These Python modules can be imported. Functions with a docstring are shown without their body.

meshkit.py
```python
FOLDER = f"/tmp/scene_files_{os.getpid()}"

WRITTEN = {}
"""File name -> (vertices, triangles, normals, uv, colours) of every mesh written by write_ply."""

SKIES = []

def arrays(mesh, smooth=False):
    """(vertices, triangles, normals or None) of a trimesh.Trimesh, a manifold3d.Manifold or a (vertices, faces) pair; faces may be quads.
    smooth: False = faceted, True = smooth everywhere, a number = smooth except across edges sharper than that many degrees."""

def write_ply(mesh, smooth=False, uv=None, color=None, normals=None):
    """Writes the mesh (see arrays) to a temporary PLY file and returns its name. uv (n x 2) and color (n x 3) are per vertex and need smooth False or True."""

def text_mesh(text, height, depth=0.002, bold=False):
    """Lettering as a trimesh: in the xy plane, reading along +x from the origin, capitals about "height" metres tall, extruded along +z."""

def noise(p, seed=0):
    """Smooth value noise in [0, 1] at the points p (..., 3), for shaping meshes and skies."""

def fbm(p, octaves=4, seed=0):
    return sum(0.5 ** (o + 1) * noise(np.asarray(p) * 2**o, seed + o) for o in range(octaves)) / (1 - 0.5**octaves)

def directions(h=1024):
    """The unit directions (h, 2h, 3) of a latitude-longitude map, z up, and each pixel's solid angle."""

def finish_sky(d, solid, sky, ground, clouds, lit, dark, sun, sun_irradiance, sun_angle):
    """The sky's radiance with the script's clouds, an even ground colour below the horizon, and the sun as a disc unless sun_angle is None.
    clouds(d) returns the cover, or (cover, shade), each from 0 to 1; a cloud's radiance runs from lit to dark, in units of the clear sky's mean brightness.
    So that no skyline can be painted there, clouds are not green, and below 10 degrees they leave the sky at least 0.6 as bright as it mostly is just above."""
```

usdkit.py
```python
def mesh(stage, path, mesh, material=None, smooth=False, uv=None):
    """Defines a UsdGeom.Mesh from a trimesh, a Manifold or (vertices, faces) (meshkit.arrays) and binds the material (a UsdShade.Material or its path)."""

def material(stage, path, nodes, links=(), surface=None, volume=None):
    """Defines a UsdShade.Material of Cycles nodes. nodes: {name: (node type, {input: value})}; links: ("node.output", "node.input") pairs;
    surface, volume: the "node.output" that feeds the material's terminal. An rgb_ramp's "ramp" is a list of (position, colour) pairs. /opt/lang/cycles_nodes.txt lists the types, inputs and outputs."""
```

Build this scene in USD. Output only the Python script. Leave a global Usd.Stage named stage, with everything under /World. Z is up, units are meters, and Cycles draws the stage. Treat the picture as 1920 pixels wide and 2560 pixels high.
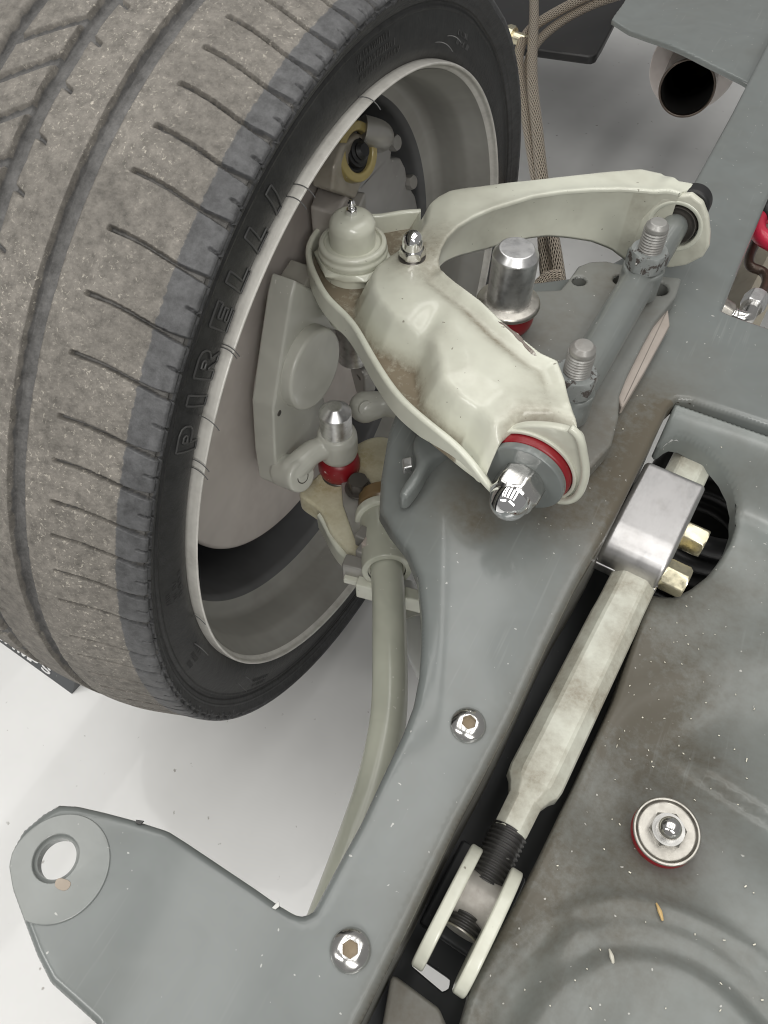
import math, random
import numpy as np
import mapbox_earcut as earcut
import shapely
from shapely.geometry import Polygon, LineString, Point
from shapely import contains_xy
import shapely.affinity
from scipy.spatial import Delaunay
from scipy.interpolate import CubicSpline, PchipInterpolator
import trimesh, manifold3d as m3
import usdkit, meshkit
from pxr import Usd, UsdGeom, UsdLux, UsdShade, Gf, Sdf, Vt

random.seed(4); np.random.seed(4)
stage = Usd.Stage.CreateInMemory()
UsdGeom.SetStageUpAxis(stage, UsdGeom.Tokens.z); UsdGeom.SetStageMetersPerUnit(stage, 1.0)
world = UsdGeom.Xform.Define(stage, '/World'); stage.SetDefaultPrim(world.GetPrim())
UsdGeom.Scope.Define(stage, '/World/Looks')

# ------------------------------------------------------------------ camera, light, exposure
# x = inboard (along the axle), y = rearwards, z = up from the wheel centre; the floor lies HC below it
HC = 0.36
PITCH, AZ, FPX = math.radians(54.7), math.radians(-27.8), 1923.0
n_, u_ = np.array([math.cos(AZ), math.sin(AZ), 0]), np.array([-math.sin(AZ), math.cos(AZ), 0])
_fw = np.array([0, math.cos(PITCH), -math.sin(PITCH)])
RT = np.array([n_[0], u_[0], 0]); FW = np.array([_fw @ n_, _fw @ u_, _fw[2]]); UP = np.cross(RT, FW)
EYE = np.array([0.2109, -0.3902, 0.4591])
cam = UsdGeom.Camera.Define(stage, '/World/camera')
M = np.eye(4); M[0, :3], M[1, :3], M[2, :3], M[3, :3] = RT, UP, -FW, EYE + [0, 0, HC]
cam.AddTransformOp().Set(Gf.Matrix4d(M.tolist()))
cam.CreateHorizontalApertureAttr(24.0); cam.CreateVerticalApertureAttr(32.0)
cam.CreateFocalLengthAttr(24.0 * FPX / 1920); cam.CreateClippingRangeAttr(Gf.Vec2f(0.02, 100))
cam.CreateExposureAttr(0.0)

dome = UsdLux.DomeLight.Define(stage, '/World/room_light')
dm = usdkit.material(stage, '/World/Looks/room_light', {'b': ('background_shader', {'color': (1.0, 0.99, 0.97), 'strength': 0.24})}, surface='b.background')
UsdShade.MaterialBindingAPI.Apply(dome.GetPrim()).Bind(dm)

def lamp(name, pos, target, w, h, power, col=(1, .985, .95)):
    l = UsdLux.RectLight.Define(stage, '/World/' + name)
    pos, target = np.array(pos, float), np.array(target, float)
    d = target - pos; d /= np.linalg.norm(d); r = np.cross(d, [0, 1, 0.01]); r /= np.linalg.norm(r); up = np.cross(r, d)
    m = np.eye(4); m[0, :3], m[1, :3], m[2, :3], m[3, :3] = r, up, -d, pos + [0, 0, HC]
    l.AddTransformOp().Set(Gf.Matrix4d(m.tolist()))
    l.CreateWidthAttr(w); l.CreateHeightAttr(h); l.CreateIntensityAttr(power); l.CreateColorAttr(Gf.Vec3f(*col))
for i, x in enumerate((-1.9, -1.1, -0.3, 0.5, 1.3)):
    lamp('ceiling_lamp' + ('_%03d' % i if i else ''), (x, 0.3, 2.4), (x, .3, 0), 0.45, 3.0, 3.0)
lamp('ceiling_lamp_005', (-1.4, -2.4, 2.2), (-.1, -.1, 0), 2.0, .5, 8.0)
lamp('ceiling_lamp_006', (1.3, -2.0, 2.0), (0, 0, 0), 2.0, .6, 10.0)

# ------------------------------------------------------------------ picture points to places
def ray(px, py): return RT * ((px - 960) / FPX) - UP * ((py - 1280) / FPX) + FW
def at(px, py, z):
    d = ray(px, py); return EYE + d * ((z - EYE[2]) / d[2])
def atx(px, py, x):
    d = ray(px, py); return EYE + d * ((x - EYE[0]) / d[0])
def aty(px, py, y):
    d = ray(px, py); return EYE + d * ((y - EYE[1]) / d[1])
def mpp(p): return float((np.asarray(p) - EYE) @ FW / FPX)
def pts(z, *l): return np.array([at(a, b, z) for a, b in l])

# ------------------------------------------------------------------ materials
def mat(name, nodes, links, surface='p.BSDF'): return usdkit.material(stage, '/World/Looks/' + name, nodes, links, surface=surface)

def paint(name, col, dirt=(.10, .085, .06), amount=.35, rough=.28, scale=14, metallic=0., speck=.5, attr=True, bump=.12, coat=.25, coatr=.12, var=.06, speckcol=(.75, .74, .70), scratch=0., scrcol=(.40, .42, .41), rot=.6, edge=(.44, .86)):
    """Painted or bare metal with road dirt: broad stains, fine grains, pale paint flecks, a slightly uneven gloss."""
    N = {'g': ('geometry', {}),
         'n1': ('noise_texture', {'scale': scale, 'detail': 6, 'roughness': .62}),
         'n2': ('noise_texture', {'scale': scale * 11, 'detail': 7, 'roughness': .72}),
         'n3': ('noise_texture', {'scale': 330., 'detail': 1}),
         'n4': ('noise_texture', {'scale': scale * 2.3, 'detail': 4, 'distortion': 1.2}),
         'r1': ('map_range', {'from_min': edge[0], 'from_max': edge[1], 'to_min': 0., 'to_max': amount, 'clamp': True}),
         'at': ('attribute', {'attribute': 'dirt'}),
         'm0': ('math', {'math_type': 'add'}),
         'r2': ('map_range', {'from_min': .3, 'from_max': .7, 'to_min': .6, 'to_max': 1.15}),
         'm1': ('math', {'math_type': 'multiply', 'use_clamp': True}),
         'v': ('map_range', {'from_min': .25, 'from_max': .75, 'to_min': 1 - var, 'to_max': 1 + var}),
         'cv': ('mix_color', {'blend_type': 'multiply', 'fac': 1., 'a': col}),
         'cd': ('mix_color', {'b': dirt}),
         'r3': ('map_range', {'from_min': .765, 'from_max': .80, 'to_min': 0., 'to_max': speck, 'clamp': True}),
         'cs': ('mix_color', {'b': speckcol}),
         'ro': ('map_range', {'from_min': 0., 'from_max': 1., 'to_min': rough, 'to_max': .8}),
         'b': ('bump', {'strength': bump, 'distance': .0006}),
         'p': ('principled_bsdf', {'metallic': metallic, 'coat_weight': coat, 'coat_roughness': coatr})}
    L = [('g.position', k + '.vector') for k in ('n1', 'n2', 'n3', 'n4')] + [
        ('n1.fac', 'r1.value'), ('r1.result', 'm0.value1'), ('n2.fac', 'r2.value'), ('m0.value', 'm1.value1'), ('r2.result', 'm1.value2'),
        ('n4.fac', 'v.value'), ('v.result', 'cv.b'), ('cv.result', 'cd.a'), ('m1.value', 'cd.fac'), ('n3.fac', 'r3.value'), ('r3.result', 'cs.fac'),
        ('cd.result', 'cs.a'), ('cs.result', 'p.base_color'), ('m1.value', 'ro.value'), ('ro.result', 'p.roughness'), ('n2.fac', 'b.height'), ('b.normal', 'p.normal')]
    if scratch:
        N.update({'mp': ('mapping', {'mapping_type': 'point', 'rotation': (0., 0., rot), 'scale': (420., 14., 60.)}), 'n5': ('noise_texture', {'scale': 1., 'detail': 2}), 'n6': ('noise_texture', {'scale': 17., 'detail': 3}),
                  'r5': ('map_range', {'from_min': .60, 'from_max': .72, 'to_min': 0., 'to_max': scratch, 'clamp': True}), 'r6': ('map_range', {'from_min': .48, 'from_max': .66, 'to_min': 0., 'to_max': 1., 'clamp': True}),
                  'ms': ('math', {'math_type': 'multiply'}), 'cx': ('mix_color', {'b': scrcol})})
        L = [l for l in L if l != ('cd.result', 'cs.a')] + [('g.position', 'mp.vector'), ('mp.vector', 'n5.vector'), ('g.position', 'n6.vector'), ('n5.fac', 'r5.value'), ('n6.fac', 'r6.value'), ('r5.result', 'ms.value1'), ('r6.result', 'ms.value2'), ('ms.value', 'cx.fac'), ('cd.result', 'cx.a'), ('cx.result', 'cs.a')]
    if attr: L.append(('at.fac', 'm0.value2'))
    else: N['m0'][1]['value2'] = 0.
    return mat(name, N, L)

def metal(name, col, rough=.25, scr=(40, 40, 1200), amount=.12, dirt=(.12, .1, .07), stain=.25, bump=.05):
    return mat(name, {'g': ('geometry', {}), 'mp': ('mapping', {'mapping_type': 'point', 'scale': scr}),
        'n1': ('noise_texture', {'scale': 1., 'detail': 3}), 'n2': ('noise_texture', {'scale': 60., 'detail': 5, 'roughness': .65}),
        'r': ('map_range', {'from_min': .3, 'from_max': .7, 'to_min': rough - amount, 'to_max': rough + amount}),
        's': ('map_range', {'from_min': .5, 'from_max': .8, 'to_min': 0., 'to_max': stain, 'clamp': True}),
        'c': ('mix_color', {'a': col, 'b': dirt}), 'b': ('bump', {'strength': bump, 'distance': .0005}),
        'p': ('principled_bsdf', {'metallic': 1.})},
        [('g.position', 'mp.vector'), ('mp.vector', 'n1.vector'), ('g.position', 'n2.vector'), ('n1.fac', 'r.value'), ('r.result', 'p.roughness'), ('n2.fac', 's.value'),
         ('s.result', 'c.fac'), ('c.result', 'p.base_color'), ('n1.fac', 'b.height'), ('b.normal', 'p.normal')])

GREY = paint('grey_paint', (.168, .184, .180), amount=.30, scratch=.25, scrcol=(.30, .31, .30),  rough=.32, coat=.55, coatr=.14, bump=.05)
GREYD = paint('grey_paint_dusty', (.205, .217, .21), dirt=(.13, .115, .09), amount=.75, rough=.3, scale=9)
GREYK = paint('grey_green_paint', (.49, .49, .44), amount=.25, rough=.3)
CREAM = paint('cream_paint', (.66, .67, .575), dirt=(.20, .165, .115), amount=.50, rough=.2, scale=16, coat=.4, var=.04, speck=.7, speckcol=(.14, .12, .09))
CREAMD = paint('cream_paint_soiled', (.60, .60, .51), dirt=(.17, .145, .11), amount=.75, rough=.3, scale=26, speck=.15)
TUBE = paint('pale_green_grey_paint', (.47, .48, .40), amount=.2, rough=.22, coat=.3)
YELLOW = paint('yellowed_cream_paint', (.68, .66, .52), dirt=(.28, .21, .07), amount=.6, rough=.3, scale=20)
CAST = paint('casting_grey', (.36, .35, .33), dirt=(.09, .07, .05), amount=.6, rough=.35, metallic=.55)
PINK = paint('bare_primer', (.42, .37, .33), dirt=(.2, .16, .13), amount=.6, rough=.5)
RED = paint('red_urethane', (.24, .010, .016), amount=.15, rough=.35, coat=0)
ALU = metal('brushed_aluminium', (.80, .80, .80), .34, (140, 140, 140), bump=.02, stain=.06, amount=.06)
ALUP = metal('polished_aluminium', (.60, .59, .59), .36, (90, 40, 60), amount=.08, stain=.25, bump=.03)
DULL = metal('dull_steel', (.40, .395, .385), .24, (200, 200, 200), amount=.08, stain=.3, bump=.04)
STEEL = metal('stainless_steel', (.72, .71, .69), .16, (200, 200, 200), amount=.07, stain=.1, bump=.02)
CHROME = metal('chrome', (.86, .86, .87), .05, (60, 60, 60), amount=.03, stain=.05, bump=.0)
ZINC = metal('worn_zinc', (.50, .48, .44), .40, (200, 200, 200), stain=.4)
BRASSY = metal('passivated_zinc', (.70, .65, .48), .28, (120, 120, 120), stain=.2, bump=.0)
DARKSTEEL = paint('grimy_steel', (.12, .11, .10), dirt=(.05, .04, .03), amount=.7, rough=.4, metallic=.7, speck=.1)
BLACK = paint('black_rubber_paint', (.012, .012, .013), dirt=(.04, .036, .03), amount=.4, rough=.45, coat=0, speck=.1)
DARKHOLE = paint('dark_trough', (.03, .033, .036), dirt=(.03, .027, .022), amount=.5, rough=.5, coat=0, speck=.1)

# ------------------------------------------------------------------ mesh helpers
used = {}
def numbered(path):
    k = used.get(path, -1) + 1; used[path] = k
    return path + ('_%03d' % k if k else '')
def tag(prim, label=None, cat=None, group=None, kind=None):
    p = prim.GetPrim() if hasattr(prim, 'GetPrim') else prim
    for k, v in (('label', label), ('category', cat), ('group', group), ('kind', kind)):
        if v: p.SetCustomDataByKey(k, v)
    return p
def thing(name, label, cat, loc=(0, 0, 0), group=None):
    x = UsdGeom.Xform.Define(stage, numbered('/World/' + name))
    loc = np.array(loc, float); x.AddTranslateOp().Set(Gf.Vec3d(loc[0], loc[1], loc[2] + HC))
    tag(x, label, cat, group); ORIGIN[str(x.GetPath())] = loc
    return x
ORIGIN = {}
def obj(name, mesh, m, parent=None, smooth=35, label=None, cat=None, group=None, kind=None, uv=None, dirt=None):
    """One Mesh prim: a top-level thing, or a part under its parent. Points are given in scene coordinates."""
    base = str(parent.GetPath()) if parent is not None else '/World'
    top = '/'.join(base.split('/')[:3]); off = ORIGIN.get(top, np.array([0, 0, -HC]))
    if hasattr(mesh, 'to_mesh'):
        q = mesh.to_mesh(); mesh = (q.vert_properties[:, :3], q.tri_verts)
    v, f = (np.asarray(mesh.vertices), np.asarray(mesh.faces)) if hasattr(mesh, 'vertices') else (np.asarray(mesh[0], float), np.asarray(mesh[1]))
    if f.shape[1] == 4: f = np.vstack([f[:, [0, 1, 2]], f[:, [0, 2, 3]]])
    o = usdkit.mesh(stage, numbered(base + '/' + name), (v - off, f), m, smooth=smooth if dirt is None and uv is None else True, uv=uv)
    if dirt is not None:
        UsdGeom.PrimvarsAPI(o).CreatePrimvar('dirt', Sdf.ValueTypeNames.FloatArray, 'vertex').Set(Vt.FloatArray.FromNumpy(np.asarray(dirt, np.float32)))
    o.CreateDoubleSidedAttr(True)
    tag(o, label, cat, group, kind)
    return o

def cat_(*ms):
    V, F, k = [], [], 0
    for m in ms:
        if hasattr(m, 'to_mesh'):
            q = m.to_mesh(); m = (q.vert_properties[:, :3], q.tri_verts)
        v, f = (np.asarray(m.vertices), np.asarray(m.faces)) if hasattr(m, 'vertices') else (np.asarray(m[0], float), np.asarray(m[1]))
        if f.shape[1] == 4: f = np.vstack([f[:, [0, 1, 2]], f[:, [0, 2, 3]]])
        V.append(v); F.append(f + k); k += len(v)
    return np.vstack(V), np.vstack(F)

def unit(v): v = np.asarray(v, float); return v / np.linalg.norm(v)
def frame(axis, ref=None):
    a = unit(axis); ref = np.array([0, 0, 1.]) if ref is None else np.asarray(ref, float)
    if abs(a @ unit(ref)) > .95: ref = np.array([0, 1., 0])
    e1 = unit(np.cross(ref, a)); return e1, np.cross(a, e1), a

def grid_faces(nr, nc, closed=True):
    r, c = np.meshgrid(np.arange(nr - 1), np.arange(nc if closed else nc - 1), indexing='ij')
    a = r * nc + c; b = r * nc + (c + 1) % nc
    return np.stack([a, b, b + nc, a + nc], -1).reshape(-1, 4)

def lathe(profile, p0, axis, seg=48, phase=0., ref=None):
    """profile: (radius, height along axis) pairs; radius may be 0 at the ends."""
    e1, e2, a = frame(axis, ref); p0 = np.asarray(p0, float)
    t = np.arange(seg) / seg * 2 * math.pi + phase
    ring = np.cos(t)[:, None] * e1 + np.sin(t)[:, None] * e2
    V = np.vstack([p0 + a * h + ring * max(r, 1e-6) for r, h in profile])
    return V, grid_faces(len(profile), seg)

def rounded(prof, r=.001, k=4):
    """Rounds the corners of a lathe profile."""
    P = [np.array(p, float) for p in prof]; out = [P[0]]
    for a, b, c in zip(P, P[1:], P[2:]):
        d1, d2 = a - b, c - b; l = min(r, .45 * np.linalg.norm(d1), .45 * np.linalg.norm(d2))
        s, e = b + unit(d1) * l, b + unit(d2) * l
        for t in np.linspace(0, 1, k): out.append((1 - t) ** 2 * s + 2 * t * (1 - t) * b + t * t * e)
    return out + [P[-1]]

def hexagon(p0, axis, af, h, chamfer=.12, phase=0., hole=0, ref=None):
    """Hexagonal nut or head with chamfered corners: across flats af, height h."""
    n = 12; R = af / math.sqrt(3)
    e1, e2, a = frame(axis, ref); p0 = np.asarray(p0, float)
    V = []
    ts = np.arange(48) / 48 * 2 * math.pi
    def hexr(t): t = (t) % (math.pi / 3) - math.pi / 6; return af / 2 / np.cos(t)
    hr = hexr(ts); c = chamfer * af
    rings = []
    top = af / 2 * .985
    for z, lim in ((0, top * 1.0), (0.0, top)): pass
    for z, lim in ((0, af / 2 * .99), (c * .45, 9), (h - c * .45, 9), (h, af / 2 * .99)):
        r = np.minimum(hr, lim)
        if lim == 9:
            d = (hr - af / 2) / (R - af / 2 + 1e-9)
            zz = (z + d * c * .4) if z < h / 2 else (z - d * c * .4)
        else: zz = np.full_like(hr, z)
        rings.append(p0 + a * zz[:, None] + (np.cos(ts + phase) * r)[:, None] * e1 + (np.sin(ts + phase) * r)[:, None] * e2)
    V = [np.repeat((p0)[None], 48, 0)] + rings + [np.repeat((p0 + a * h)[None], 48, 0)]
    return np.vstack(V), grid_faces(len(V), 48)

def acorn(p0, axis, af, hh, dome, ref=None, phase=0., k=.44):
    """(hexagon, dome) of an acorn nut."""
    r = af * k
    prof = [(r, 0)] + [(r * math.cos(t), dome - r * 1.0 + r * math.sin(t)) for t in np.linspace(0, math.pi / 2, 14)]
    if dome < r: prof = [(r * math.cos(t), dome * math.sin(t)) for t in np.linspace(0, math.pi / 2, 14)]
    return hexagon(p0, axis, af, hh, ref=ref, phase=phase), lathe(prof, np.asarray(p0) + unit(axis) * (hh - .0005), axis, 40)

def spline(P, n):
    P = np.asarray(P, float); d = np.r_[0, np.cumsum(np.linalg.norm(np.diff(P, axis=0), axis=1))]
    return CubicSpline(d, P)(np.linspace(0, d[-1], n))

def tube(P, R, n=60, seg=24, smooth=True, caps=True, uvs=False):
    P = spline(P, n) if smooth else np.asarray(P, float); n = len(P)
    R = np.broadcast_to(np.interp(np.linspace(0, 1, n), np.linspace(0, 1, np.size(R)), np.atleast_1d(R)) if np.size(R) > 1 else R, n)
    T = np.gradient(P, axis=0); T /= np.linalg.norm(T, axis=1, keepdims=True)
    e = frame(T[0])[0]; V = []; t = np.arange(seg) / seg * 2 * math.pi
    for p, a, r in zip(P, T, R):
        e = unit(e - a * (e @ a)); f = np.cross(a, e)
        V.append(p + r * (np.cos(t)[:, None] * e + np.sin(t)[:, None] * f))
    F = grid_faces(n, seg)
    if caps:
        V = [np.repeat(P[:1], seg, 0)] + V + [np.repeat(P[-1:], seg, 0)]; F = grid_faces(n + 2, seg)
    return np.vstack(V), F

def fair(l, closed=True, step=.002, round_=.0):
    """Outline through the points, evenly resampled, corners rounded."""
    l = np.asarray(l)[:, :2]
    p = Polygon(l)
    if not p.is_valid: p = p.buffer(0)
    if round_:
        p = p.buffer(-round_, quad_segs=8).buffer(2 * round_, quad_segs=8).buffer(-round_, quad_segs=8)
        if p.geom_type != 'Polygon': p = max(p.geoms, key=lambda g: g.area)
    return p
def smooth_outline(l, n=200):
    l = np.asarray(l)[:, :2]; q = np.vstack([l, l[:1]])
    d = np.r_[0, np.cumsum(np.linalg.norm(np.diff(q, axis=0), axis=1))]
    return CubicSpline(d, q, bc_type='periodic')(np.linspace(0, d[-1], n, endpoint=False))
def walk(ring, step):
    L = LineString(ring.coords) if not isinstance(ring, LineString) else ring
    n = max(8, int(L.length / step))
    return np.array([L.interpolate(i / n, normalized=True).coords[0] for i in range(n)])

def plate(poly, thick, org, ex, ey, bev=.001, step=.002, k=4):
    """A flat plate with rounded edges: poly in the plane (ex, ey) through org; the thickness runs along -(ex x ey)."""
    ex, ey, org = unit(ex), unit(ey), np.asarray(org, float); ez = np.cross(ex, ey)
    rings = [walk(shapely.geometry.polygon.orient(poly).exterior, step)] + [walk(h, step) for h in shapely.geometry.polygon.orient(poly).interiors]
    V, F, k0 = [], [], 0; caps = [[], []]
    for r in rings:
        d = np.roll(r, -1, 0) - np.roll(r, 1, 0); nr = np.stack([-d[:, 1], d[:, 0]], 1); nr /= np.linalg.norm(nr, axis=1, keepdims=True) + 1e-12
        lv = [(bev * (1 - math.sin(t)), -bev * (1 - math.cos(t))) for t in np.linspace(0, math.pi / 2, k)][::1]
        lv = [(bev * (1 - math.cos(a)), -bev * (1 - math.sin(a))) for a in np.linspace(math.pi / 2, 0, k)]
        lv = lv + [(o, -thick - z) for o, z in lv[::-1]]
        for o, z in lv:
            q = r + nr * o; V.append(org + q[:, :1] * ex + q[:, 1:] * ey + z * ez)
        F.append(grid_faces(len(lv), len(r)) + k0)
        caps[0].append((r + nr * bev, k0)); caps[1].append((r + nr * bev, k0 + (len(lv) - 1) * len(r)))
        k0 += len(lv) * len(r)
    F = np.vstack(F); F = np.vstack([F[:, [0, 2, 1]], F[:, [0, 3, 2]]])
    for i, c in enumerate(caps):
        vs = np.vstack([q for q, _ in c]); idx = np.concatenate([np.arange(len(q)) + s for q, s in c]); ends = np.cumsum([len(q) for q, _ in c]).astype(np.uint32)
        t = earcut.triangulate_float64(vs, ends).reshape(-1, 3).astype(int)
        a, b, cc = vs[t[:, 0]], vs[t[:, 1]], vs[t[:, 2]]
        ar = (b[:, 0] - a[:, 0]) * (cc[:, 1] - a[:, 1]) - (b[:, 1] - a[:, 1]) * (cc[:, 0] - a[:, 0])
        t = np.where((ar > 0)[:, None], t, t[:, ::-1])
        if i: t = t[:, ::-1]
        F = np.vstack([F, idx[t]])
    return np.vstack(V), F
XY = (np.array([0, 0, 0.]), [1, 0, 0], [0, 1, 0])
def flat(poly, z, thick, bev=.001, step=.002): return plate(poly, thick, (0, 0, z), [1, 0, 0], [0, 1, 0], bev, step)

def patch(poly, zf, step=.003, skirt=.004, roll=.002, hole_skirt=None):
    """A pressed sheet over poly: height zf(x, y), edges rolled over with radius roll, walls skirt deep. Returns mesh and a mask of top vertices."""
    poly = shapely.geometry.polygon.orient(poly)
    rings = [walk(poly.exterior, step)] + [walk(h, step) for h in poly.interiors]
    B = np.vstack(rings)
    # a second ring just inside keeps the rolled edge smooth
    extra = []
    for d in ((roll * .04, roll * .15, roll * .35, roll * .65, roll) if roll else ()):
        q = poly.buffer(-d)
        for g in getattr(q, 'geoms', [q]):
            if g.is_empty: continue
            extra += [walk(g.exterior, step)] + [walk(h, step) for h in g.interiors]
    x0, y0, x1, y1 = poly.bounds
    gx, gy = np.meshgrid(np.arange(x0, x1, step), np.arange(y0, y1, step * .866)); gx = gx + (np.arange(len(gx)) % 2)[:, None] * step / 2
    G = np.stack([gx.ravel(), gy.ravel()], 1); inner = poly.buffer(-(roll + step * .5))
    G = G[contains_xy(inner, G[:, 0], G[:, 1])]
    P = np.vstack([B] + extra + [G]); _, keep = np.unique(np.round(P, 7), axis=0, return_index=True)
    keep = np.sort(keep); remap = -np.ones(len(P), int); remap[keep] = np.arange(len(keep)); 
    nb = len(B); P = P[keep]
    T = Delaunay(P).simplices; c = P[T].mean(1); T = T[contains_xy(poly, c[:, 0], c[:, 1])]
    a, b, d = P[T[:, 0]], P[T[:, 1]], P[T[:, 2]]; ar = (b[:, 0] - a[:, 0]) * (d[:, 1] - a[:, 1]) - (b[:, 1] - a[:, 1]) * (d[:, 0] - a[:, 0])
    T = T[np.abs(ar) > 1e-12]; ar = ar[np.abs(ar) > 1e-12]; T = np.where((ar > 0)[:, None], T, T[:, ::-1])
    D = shapely.distance(shapely.points(P), poly.boundary)
    z = np.asarray(zf(P[:, 0], P[:, 1]), float)
    if roll:
        t = np.clip(1 - D / roll, 0, 1); z = z - roll * (1 - np.sqrt(np.maximum(1 - t * t, 0)))
    V = np.column_stack([P, z]); F = [T]; k = len(V); VV = [V]
    s = 0
    for ri, r in enumerate(rings):
        idx = remap[s:s + len(r)]; s += len(r); idx = idx[idx >= 0]
        low = V[idx].copy(); low[:, 2] -= skirt if ri == 0 or hole_skirt is None else hole_skirt; VV.append(low); m = len(idx)
        j = np.arange(m); q = np.stack([idx, k + j, k + (j + 1) % m, idx[(j + 1) % m]], 1)
        F.append(np.vstack([q[:, [0, 1, 2]], q[:, [0, 2, 3]]])); k += m
    return np.vstack(VV), np.vstack(F)

def ribbon(P, h, th, bev=.0008, smooth=True, n=120):
    """An upright strip standing along the path P (its top edge): height h down, thickness th, rounded top."""
    P = spline(P, n) if smooth else np.asarray(P, float)
    T = np.gradient(P, axis=0); T[:, 2] = 0; T /= np.linalg.norm(T, axis=1, keepdims=True); N = np.stack([-T[:, 1], T[:, 0], 0 * T[:, 0]], 1)
    arc = [(-th / 2 * math.cos(a), -th / 2 + th / 2 * math.sin(a)) for a in np.linspace(0, math.pi, 9)]
    sec = [0] + arc + [0]
    h_ = np.broadcast_to(h, len(P)) if np.size(h) == 1 else np.interp(np.linspace(0, 1, len(P)), np.linspace(0, 1, np.size(h)), h)
    V = []
    for p, nn, hh in zip(P, N, h_): V += [p - nn * th / 2 - Z * hh] + [p + nn * o + Z * z for o, z in arc] + [p + nn * th / 2 - Z * hh]
    V = [P[0] - Z * h_[0] * .5] * len(sec) + V + [P[-1] - Z * h_[-1] * .5] * len(sec)
    return np.array(V), grid_faces(len(P) + 2, len(sec), True)

def hull(*spheres, refine=.004):
    """Smooth solid round a chain of spheres ((centre), radius)."""
    out = m3.Manifold()
    S = [m3.Manifold.sphere(r, 28).translate(list(map(float, c))) for c, r in spheres]
    for a, b in zip(S, S[1:]): out = out + m3.Manifold.batch_hull([a, b])
    return out
def cyl(p0, axis, r, h, seg=48, bev=.001): return lathe(rounded([(0, 0), (r, 0), (r, h), (0, h)], bev), p0, axis, seg)
def screw(p0, axis, r, h, pitch=.0015, depth=.0009, seg=36, tip=.0):
    """A real helical thread on a rod."""
    e1, e2, a = frame(axis); n = int(h / pitch * 8) + 1; t = np.arange(seg) / seg; V = []
    for z in np.linspace(0, h, n):
        ph = (z / pitch - t) % 1.0; w = np.abs(ph - .5) * 2
        rr = r - depth * w; fade = min(1, (h - z) / max(tip, 1e-9)) if tip else 1
        rr = rr * (.86 + .14 * fade)
        V.append(np.asarray(p0) + a * z + (np.cos(2 * math.pi * t) * rr)[:, None] * e1 + (np.sin(2 * math.pi * t) * rr)[:, None] * e2)
    V = [np.repeat(np.asarray(p0, float)[None], seg, 0)] + V + [np.repeat((np.asarray(p0) + a * h)[None], seg, 0)]
    return np.vstack(V), grid_faces(len(V), seg)
def rbox(c, ex, ey, ez, size, r=.002):
    """Box with rounded edges, centred at c."""
    R = np.column_stack([unit(ex), unit(ey), unit(ez)])
    s = np.array(size) / 2 - r
    pts8 = [m3.Manifold.sphere(r, 16).translate([float(x) for x in np.array(k) * s]) for k in np.ndindex(2, 2, 2) for k in [np.array(k) * 2 - 1]]
    h = m3.Manifold.batch_hull(pts8); q = h.to_mesh()
    return q.vert_properties[:, :3] @ R.T + np.asarray(c), q.tri_verts
Z = np.array([0, 0, 1.]); X = np.array([1., 0, 0]); Y = np.array([0, 1., 0])
def sstep(a, b, x): t = np.clip((x - a) / (b - a), 0, 1); return t * t * (3 - 2 * t)

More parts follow.
